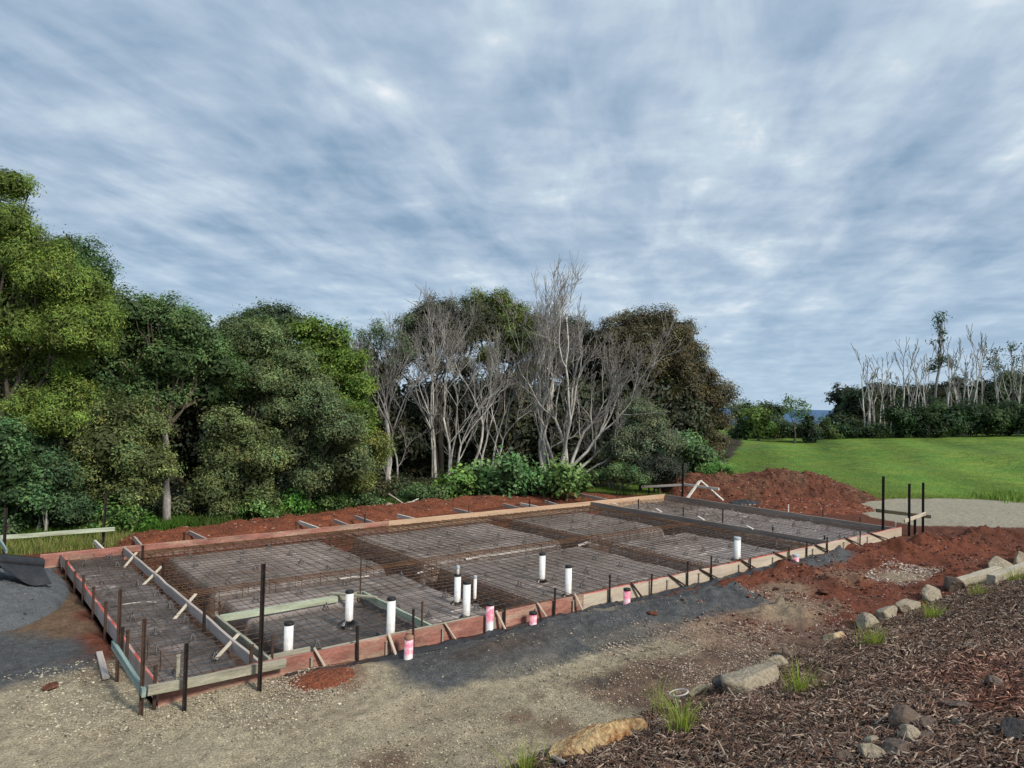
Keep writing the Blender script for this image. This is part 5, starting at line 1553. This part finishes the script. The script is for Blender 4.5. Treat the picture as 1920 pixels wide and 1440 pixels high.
# rocks and a fallen stick behind the bank
for k, (px, py, s, lb) in enumerate(((700, 955, .26, 'grey rock behind the soil bank left of the fallen stick'), (728, 950, .34, 'largest grey rock behind the soil bank'), (770, 946, .26, 'grey rock behind the soil bank right of the fallen stick'))):
    g = G(px, py - 6, .25)
    rock('forest_rock', (g[0], g[1], .12), (s * .9, s * .7, s * .5), M['stone'], 360 + k, k, 8, .12, label=lb, group='rocks behind the soil bank')
T = Tubes(); a = AT(729, 926, 21.3); b = AT(757, 945, 21.1); T.add(wander(a, b, 6, .03), .022, 6); T.add(wander(b, AT(785, 935, 21.4), 5, .05), .02, 6)
tag(T.build('fallen_branch', M['pale_bark'], loc=tuple(float(v) for v in a)), 'pale fallen branch sticking up behind the soil bank', 'branch')

# shaded depths of the forest
lob = []
r8 = np.random.default_rng(77)
for px in np.arange(-60, 1400, 46):
    d_ = 25 + 4 * r8.random() if px < 700 else 34 + 3 * r8.random()
    for py in ((960, 905, 845, 785, 735, 690) if px < 690 else (905, 870, 840, 805, 775, 740)):
        if px > 690 and py in (905, 870, 840): d_ = 31.5 + 1.5 * r8.random()
        if px > 690 and py < 760 and r8.random() < .5: continue
        if px > 1285: continue
        rp = 44 + 10 * r8.random(); rad = rp * d_ / FOC
        lob.append((AT(px + r8.normal(0, 12), py + r8.normal(0, 8), d_ + r8.normal(0, .8)), np.array([rad * 1.2, rad * 1.2, rad])))
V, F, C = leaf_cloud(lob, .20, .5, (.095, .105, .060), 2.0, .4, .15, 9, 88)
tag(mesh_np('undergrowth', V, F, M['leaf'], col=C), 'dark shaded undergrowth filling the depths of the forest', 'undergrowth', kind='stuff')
# litter-level scrub along the foot of the trees
lob = []
for x in np.arange(-3, 22, .55):
    yb = np.interp(x, [-3, 3, 8, 13, 17, 22], [12.6, 12.2, 12.4, 13.4, 13.2, 14.2]) + r8.normal(0, .3)
    rad = .32 + .25 * r8.random()
    lob.append((np.array([x, yb, rad * .5]), np.array([rad, rad, rad * .8])))
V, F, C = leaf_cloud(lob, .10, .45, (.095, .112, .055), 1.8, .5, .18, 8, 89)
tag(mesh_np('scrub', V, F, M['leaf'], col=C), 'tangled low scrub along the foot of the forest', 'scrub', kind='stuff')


def bare_tree(name, stems, mat, label, seed, levels=4, spread=24, kids=(2, 3), bias=(0, 0, 0), minr=.008, group=None, ratio=.72, up=.35, twig=3, wob_=.10, sides=5, cat='dead tree'):
    """a leafless tree: each stem is (base, direction, length, radius)"""
    r = np.random.default_rng(seed)
    bias = np.array(bias, float)
    T = T2 = None

    def grow(p, d, Ln, rad, lev):
        nonlocal T, T2
        n = 6 if lev >= 2 else 5
        P = [p]; q = p.copy(); dd_ = d.copy()
        for k in range(n):
            dd_ = dd_ + r.normal(0, wob_, 3) + np.array([0, 0, up * .10]) + bias * .04
            dd_ /= np.linalg.norm(dd_)
            q = q + dd_ * Ln / n; P.append(q.copy())
        P = np.array(P)
        r1 = max(minr, rad * .62)
        (T if lev >= min(2, levels - 1) else T2).add(P, np.linspace(rad, r1, n + 1), sides if lev >= 2 else 4 if lev == 1 else 3)
        if lev <= 0: return
        nk = r.integers(kids[0], kids[1] + 1)
        for k in range(nk):
            ang = R(spread * r.uniform(.5, 1.35)); ax = r.normal(0, 1, 3); ax -= ax @ dd_ * dd_; ax /= np.linalg.norm(ax)
            nd = dd_ * math.cos(ang) + ax * math.sin(ang)
            grow(P[-1], nd, Ln * ratio * r.uniform(.75, 1.2), r1 * (.9 if k == 0 else .72), lev - 1)
        for k in range(twig if lev <= 3 else max(1, twig - 2)):
            i = r.integers(2, n); ang = R(r.uniform(25, 55)); ax = r.normal(0, 1, 3); ax -= ax @ d * d; ax /= np.linalg.norm(ax)
            nd = d * math.cos(ang) + ax * math.sin(ang) + np.array([0, 0, .15]); nd /= np.linalg.norm(nd)
            grow(P[i], nd, Ln * ratio * r.uniform(.45, .8), max(minr, rad * .42), max(0, lev - 2))
    b0 = np.asarray(stems[0][0], float)
    root = empty(name, b0, label, cat, group)
    for (b, d, Ln, rad) in stems:
        T = Tubes(); T2 = Tubes()
        d = np.asarray(d, float); grow(np.asarray(b, float), d / np.linalg.norm(d), Ln, rad, levels)
        nf = sum(len(f) for f in T.F); nt_ = sum(len(f) for f in T2.F)
        V = np.concatenate(T.V + T2.V); F = np.concatenate(T.F + [f + T.n for f in T2.F])
        mesh_np('trunk', V, F, None, root, smooth=True, mats=[M[mat], M['twig']], midx=np.r_[np.zeros(nf), np.ones(nt_)])
    return root


def stem(px, depth, lean_r, lean_f, Ln, rad, z=-.1):
    b = base_of(px, depth, z)
    d = np.array([0, 0, 1.0]) + _r * lean_r + np.array([_f[0], _f[1], 0]) * lean_f
    return (b, d, Ln, rad)


DG = 'pale dead trees at the forest edge'
bare_tree('dead_tree', [stem(822, 25.3, -.02, 0, 2.7, .075), stem(836, 25.5, .06, .05, 2.8, .06), stem(812, 25.8, -.10, .05, 2.3, .05)], 'pale_bark', 'clump of straight pale dead stems left of the big leaved bushes', 501, 5, 20, (2, 3), (0, 0, .3), .006, DG, .64, twig=3)
bare_tree('dead_tree', [stem(850, 25.6, .10, 0, 1.9, .06), stem(846, 25.7, -.02, .1, 2.2, .05)], 'pale_bark', 'slender dead tree with two curving stems behind the leftmost bush', 502, 5, 22, (2, 3), (0, 0, .3), .007, DG, .69, twig=2)
bare_tree('dead_tree', [stem(878, 26.5, .05, 0, 2.6, .07), stem(900, 26.8, .14, .1, 2.3, .055)], 'pale_bark', 'dead tree with pale forked trunks above the second bush', 503, 5, 22, (2, 3), (0, 0, .3), .007, DG, .65, twig=2)
bare_tree('dead_tree', [stem(915, 27, .30, 0, 2.2, .05), stem(925, 27.2, .1, .1, 2.0, .05)], 'pale_bark', 'leaning dead stem reaching right below the olive topped tree', 504, 5, 22, (2, 3), (.2, -.1, .2), .006, DG, .64, twig=3)
bare_tree('dead_tree', [stem(722, 24, -.05, 0, 2.4, .06), stem(742, 24.5, .03, .1, 2.1, .045)], 'grey_bark', 'thin grey dead tree under the gum tree crown', 505, 5, 20, (2, 3), (0, 0, .3), .006, DG, .64, twig=3)
big = []
for (px, lr, lf, Ln, rad) in ((1018, -.14, 0, 2.5, .11), (1028, -.05, .1, 2.9, .13), (1040, .06, -.1, 2.9, .13), (1058, .16, .1, 2.7, .11), (1062, .30, 0, 2.4, .10), (1066, .55, -.2, 2.0, .09), (1045, .08, .3, 2.8, .10), (1068, 1.0, -.1, 1.8, .07), (1035, -.3, -.1, 1.7, .06), (1060, .22, -.35, 2.5, .09)):
    big.append(stem(px, 27, lr, lf, Ln * (.92 if abs(lr) < .25 else .86), rad * .8, .3))
bare_tree('dead_tree', big, 'pale_bark', 'largest dead tree, a broad fan of bare branches leaning right', 506, 5, 21, (2, 3), (.20, -.16, .3), .007, DG, .69, up=.75, twig=3, wob_=.13)
bare_tree('dead_tree', [stem(1150, 28, .15, 0, 1.4, .06), stem(1160, 28, .5, .1, 1.2, .05), stem(1145, 28, -.3, 0, 1.1, .05), stem(1170, 28, .9, -.1, 1.2, .045)], 'grey_bark', 'low grey tangle of bare branches right of the largest dead tree', 507, 4, 28, (2, 3), (.2, -.1, .1), .008, DG, .76, twig=4)
for (xa, xb, ya, yb, d_, lb) in ((88, 78, 990, 935, 15.9, 'thin pale sapling stem left behind the green rail'), (80, 87, 1020, 958, 15.7, 'crooked pale sapling stem crossing the green rail'), (240, 236, 985, 930, 17.8, 'thin sapling stem right of the star picket of the green rail')):
    T = Tubes(); a = AT(xa, ya, d_)
    T.add(wander(a - np.array([0, 0, .3]), AT(xb, yb, d_), 7, .02), .018, 6)
    for k in range(3):
        e = AT(xb, yb, d_); T.add(wander(e - np.array([0, 0, .1 * k]), e + rng.normal(0, .15, 3) + np.array([0, 0, .25]), 4, .05), .008, 4)
    tag(T.build('sapling', M['pale_bark'], loc=tuple(float(v) for v in a)), lb, 'sapling', 'pale saplings')

# ------------------------------------------------------------------ far trees
def fz(p): return float(field_z(np.array(p[0]), np.array(p[1])))


def far_tree(name, px, depth, lob, col, label, seed, L0=.3, dens=1.9, cat='tree', group='trees beyond the paddock', **k):
    b = base_of(px, depth); b[2] = fz(b) - .2
    return tree(name, b, lob, depth, L0, .5, col, label, cat, seed, group, trunk_r=k.pop('trunk_r', .18), dens=dens, nsub=9, **k)


far_tree('far_tree', 1400, 74, [(1385, 775, 20), (1402, 768, 18), (1395, 800, 22), (1378, 815, 14)], (.045, .058, .030), 'dark tree at the left end of the far tree line', 601)
far_tree('far_tree', 1420, 72, [(1410, 788, 18), (1430, 785, 18), (1420, 808, 20), (1438, 806, 16)], (.105, .130, .036), 'yellow green round tree in the far tree line', 602)
far_tree('far_tree', 1452, 77, [(1445, 768, 14), (1462, 770, 13), (1455, 795, 20), (1470, 808, 16), (1430, 765, 12)], (.050, .062, .036), 'mid dark tree behind the yellow green far tree', 603)
far_tree('far_tree', 1487, 70, [(1482, 752, 12), (1500, 762, 14), (1478, 768, 12), (1490, 780, 10), (1508, 772, 8)], (.055, .078, .036), 'airy spreading tree standing above the far tree line', 604, dens=1.2, inner=False, bark='bark', limb=.65, trunk_r=.09)
far_tree('far_tree', 1490, 73, [(1478, 805, 18), (1500, 810, 16)], (.055, .066, .040), 'low scrubby tree under the airy far tree', 605)
far_tree('far_conifer', 1518, 71, [(1518, 785, 8), (1518, 797, 12), (1517, 810, 15), (1518, 822, 15)], (.022, .030, .018), 'small black green conifer shape at the gap to the sea', 606)
far_tree('far_tree', 1547, 76, [(1545, 795, 10), (1550, 808, 14), (1535, 818, 12), (1560, 820, 12)], (.070, .085, .040), 'thin pale green tree right of the dark conifer', 607, dens=1.4)
WG = 'trees of the wood on the right'
wood = [(1605, 84, [(1597, 735, 14), (1605, 755, 20), (1590, 762, 12)], 'dark leaning crown at the left tip of the right wood'), (1585, 82, [(1580, 790, 22), (1570, 810, 16), (1600, 800, 24), (1560, 818, 10)], 'bushy low tree at the left tip of the right wood'),
        (1640, 86, [(1635, 750, 20), (1650, 770, 24), (1625, 780, 24), (1645, 800, 26)], 'brown green tree among the leftmost dead stems of the wood'), (1690, 88, [(1680, 745, 22), (1700, 755, 22), (1690, 785, 28), (1675, 805, 22)], 'dark tree under the second dead group of the wood'),
        (1730, 86, [(1725, 715 + 20, 18), (1740, 760, 24), (1725, 790, 28), (1750, 800, 24)], 'tree with a pointed top below the tallest live tree'), (1780, 88, [(1775, 765, 24), (1795, 770, 24), (1780, 795, 28), (1800, 805, 22)], 'dark tree right of the tallest live tree'),
        (1825, 87, [(1830, 735, 24), (1850, 725, 22), (1825, 765, 28), (1850, 765, 28), (1830, 800, 28), (1860, 795, 26)], 'broad dark tree below the leaning pale limb'), (1890, 86, [(1885, 720, 24), (1905, 710, 22), (1895, 750, 30), (1920, 740, 30), (1890, 785, 30), (1915, 780, 28)], 'darkest dense tree at the right picture edge'),
        (1955, 88, [(1945, 720, 28), (1960, 760, 32), (1940, 795, 28)], 'dark tree running out of the right picture edge')]
for k, (px, d_, lob, lb) in enumerate(wood):
    far_tree('wood_tree', px, d_ - 1.5, [(x_, y_ + 8, r_ * 1.2) for (x_, y_, r_) in lob], [(.030, .040, .026), (.040, .048, .028), (.052, .052, .032)][k % 3], lb, 620 + k, .32, 2.0, group=WG, jit=.6)
for k, px in enumerate(range(1580, 1960, 34)):
    yb = 818 - (px - 1580) / 340 * 8
    far_tree('wood_bush', px, 77.5, ([(px, yb - 9, 14), (px + 17, yb - 6, 13)] if k < 3 else [(px, yb - 30 - 8 * (k % 2), 24), (px + 17, yb - 18, 20), (px + 6, yb - 6, 16)]), [(.026, .042, .020), (.022, .032, .018), (.034, .048, .022)][k % 3], '%s bush from the left along the foot of the right wood' % ORD[k], 640 + k, .3, 2.0, 'bush', 'low bushes at the foot of the right wood', trunk_r=.05)
far_tree('tall_gum', 1765, 84, [(1763, 592, 8), (1766, 602, 8), (1760, 610, 6), (1764, 625, 6), (1766, 640, 4), (1770, 676, 10), (1758, 680, 9), (1748, 690, 6), (1780, 684, 7), (1741, 695, 5), (1749, 640, 5)], (.034, .046, .030), 'tallest live tree of the right wood with leaf tufts up its bare trunk', 660, .3, 2.0, group=WG, trunk_r=.22, bark='grey_bark', limb=.9, squash=.7, inner=False)
far_tree('tall_gum', 1862, 84, [(1868, 663, 8), (1865, 678, 11), (1860, 692, 11), (1872, 690, 8)], (.045, .055, .040), 'slim live tree with an airy crown right of the dead group', 661, .3, 1.2, group=WG, trunk_r=.14, bark='pale_bark', limb=.8, inner=False)
far_tree('tall_gum', 1900, 84, [(1897, 650, 6), (1893, 655, 5), (1903, 668, 7), (1899, 680, 6)], (.040, .052, .036), 'slim live tree with small tufts at the right picture edge', 662, .3, 1.3, group=WG, trunk_r=.12, bark='pale_bark', limb=.9, inner=False)
dead = [(1628, 88, 2, 9.0, 'dead tree at the left end of the right wood'), (1640, 88, 2, 11.0, 'second dead tree from the left of the right wood'), (1668, 88, 2, 10.5, 'third dead tree from the left of the right wood'), (1708, 88, 3, 12.2, 'pale dead tree with many spires left of the tallest live tree'),
        (1725, 87, 2, 12.0, 'forked dead tree just left of the tallest live tree'), (1792, 88, 3, 12.2, 'dead tree just right of the tallest live tree'), (1812, 88, 2, 11.5, 'dead tree between two taller dead trees'), (1828, 88, 3, 13.6, 'tallest and widest dead tree of the right wood'), (1885, 88, 2, 12.0, 'lone forked dead tree near the right picture edge'), (1912, 88, 1, 11.5, 'thin dead pole at the right picture edge')]
for k, (px, d_, ns, H, lb) in enumerate(dead):
    st_ = []
    d_ = 79.5; H *= 79.5 / 88 * 1.06
    ns += 1
    for s in range(ns):
        b = base_of(px + (s - (ns - 1) / 2) * 9 + rng.normal(0, 3), d_ + rng.normal(0, .8)); b[2] = fz(b)
        dv = np.array([0, 0, 1.0]) + _r * rng.normal(.0, .06) + np.array([_f[0], _f[1], 0]) * rng.normal(0, .05)
        st_.append((b, dv, H * (rng.uniform(.30, .50) if s else .50), .115 - .018 * s))
    bare_tree('dead_gum', st_, 'pale_bark', lb, 700 + k, 3, 22, (2, 2), (0, 0, .4), .028, 'dead trees standing in the right wood', .52, up=.9, twig=2, wob_=.06, sides=5)

lob = []
for px in np.arange(1585, 1990, 22):
    for py in (800, 770, 745):
        if py < 760 and r8.random() < .45: continue
        rad = (22 + 6 * r8.random()) * 93 / FOC
        lob.append((AT(px + r8.normal(0, 6), py - max(0, px - 1800) * .1 + r8.normal(0, 5), 93 + r8.normal(0, 2)), np.array([rad * 1.2, rad * 1.2, rad])))
for px in np.arange(1385, 1560, 16):
    rad = 15 * 80 / FOC
    lob.append((AT(px, 812 + r8.normal(0, 3), 80), np.array([rad * 1.2, rad * 1.2, rad])))
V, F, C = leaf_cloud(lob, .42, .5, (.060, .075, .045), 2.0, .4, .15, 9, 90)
tag(mesh_np('thicket', V, F, M['leaf'], col=C), 'dark thicket filling the far woods beyond the paddock', 'thicket', kind='stuff')

print('objects', len(sc.objects), 'chairs', cnt, 'faces', sum(len(o.data.polygons) for o in sc.objects if o.type == 'MESH'))
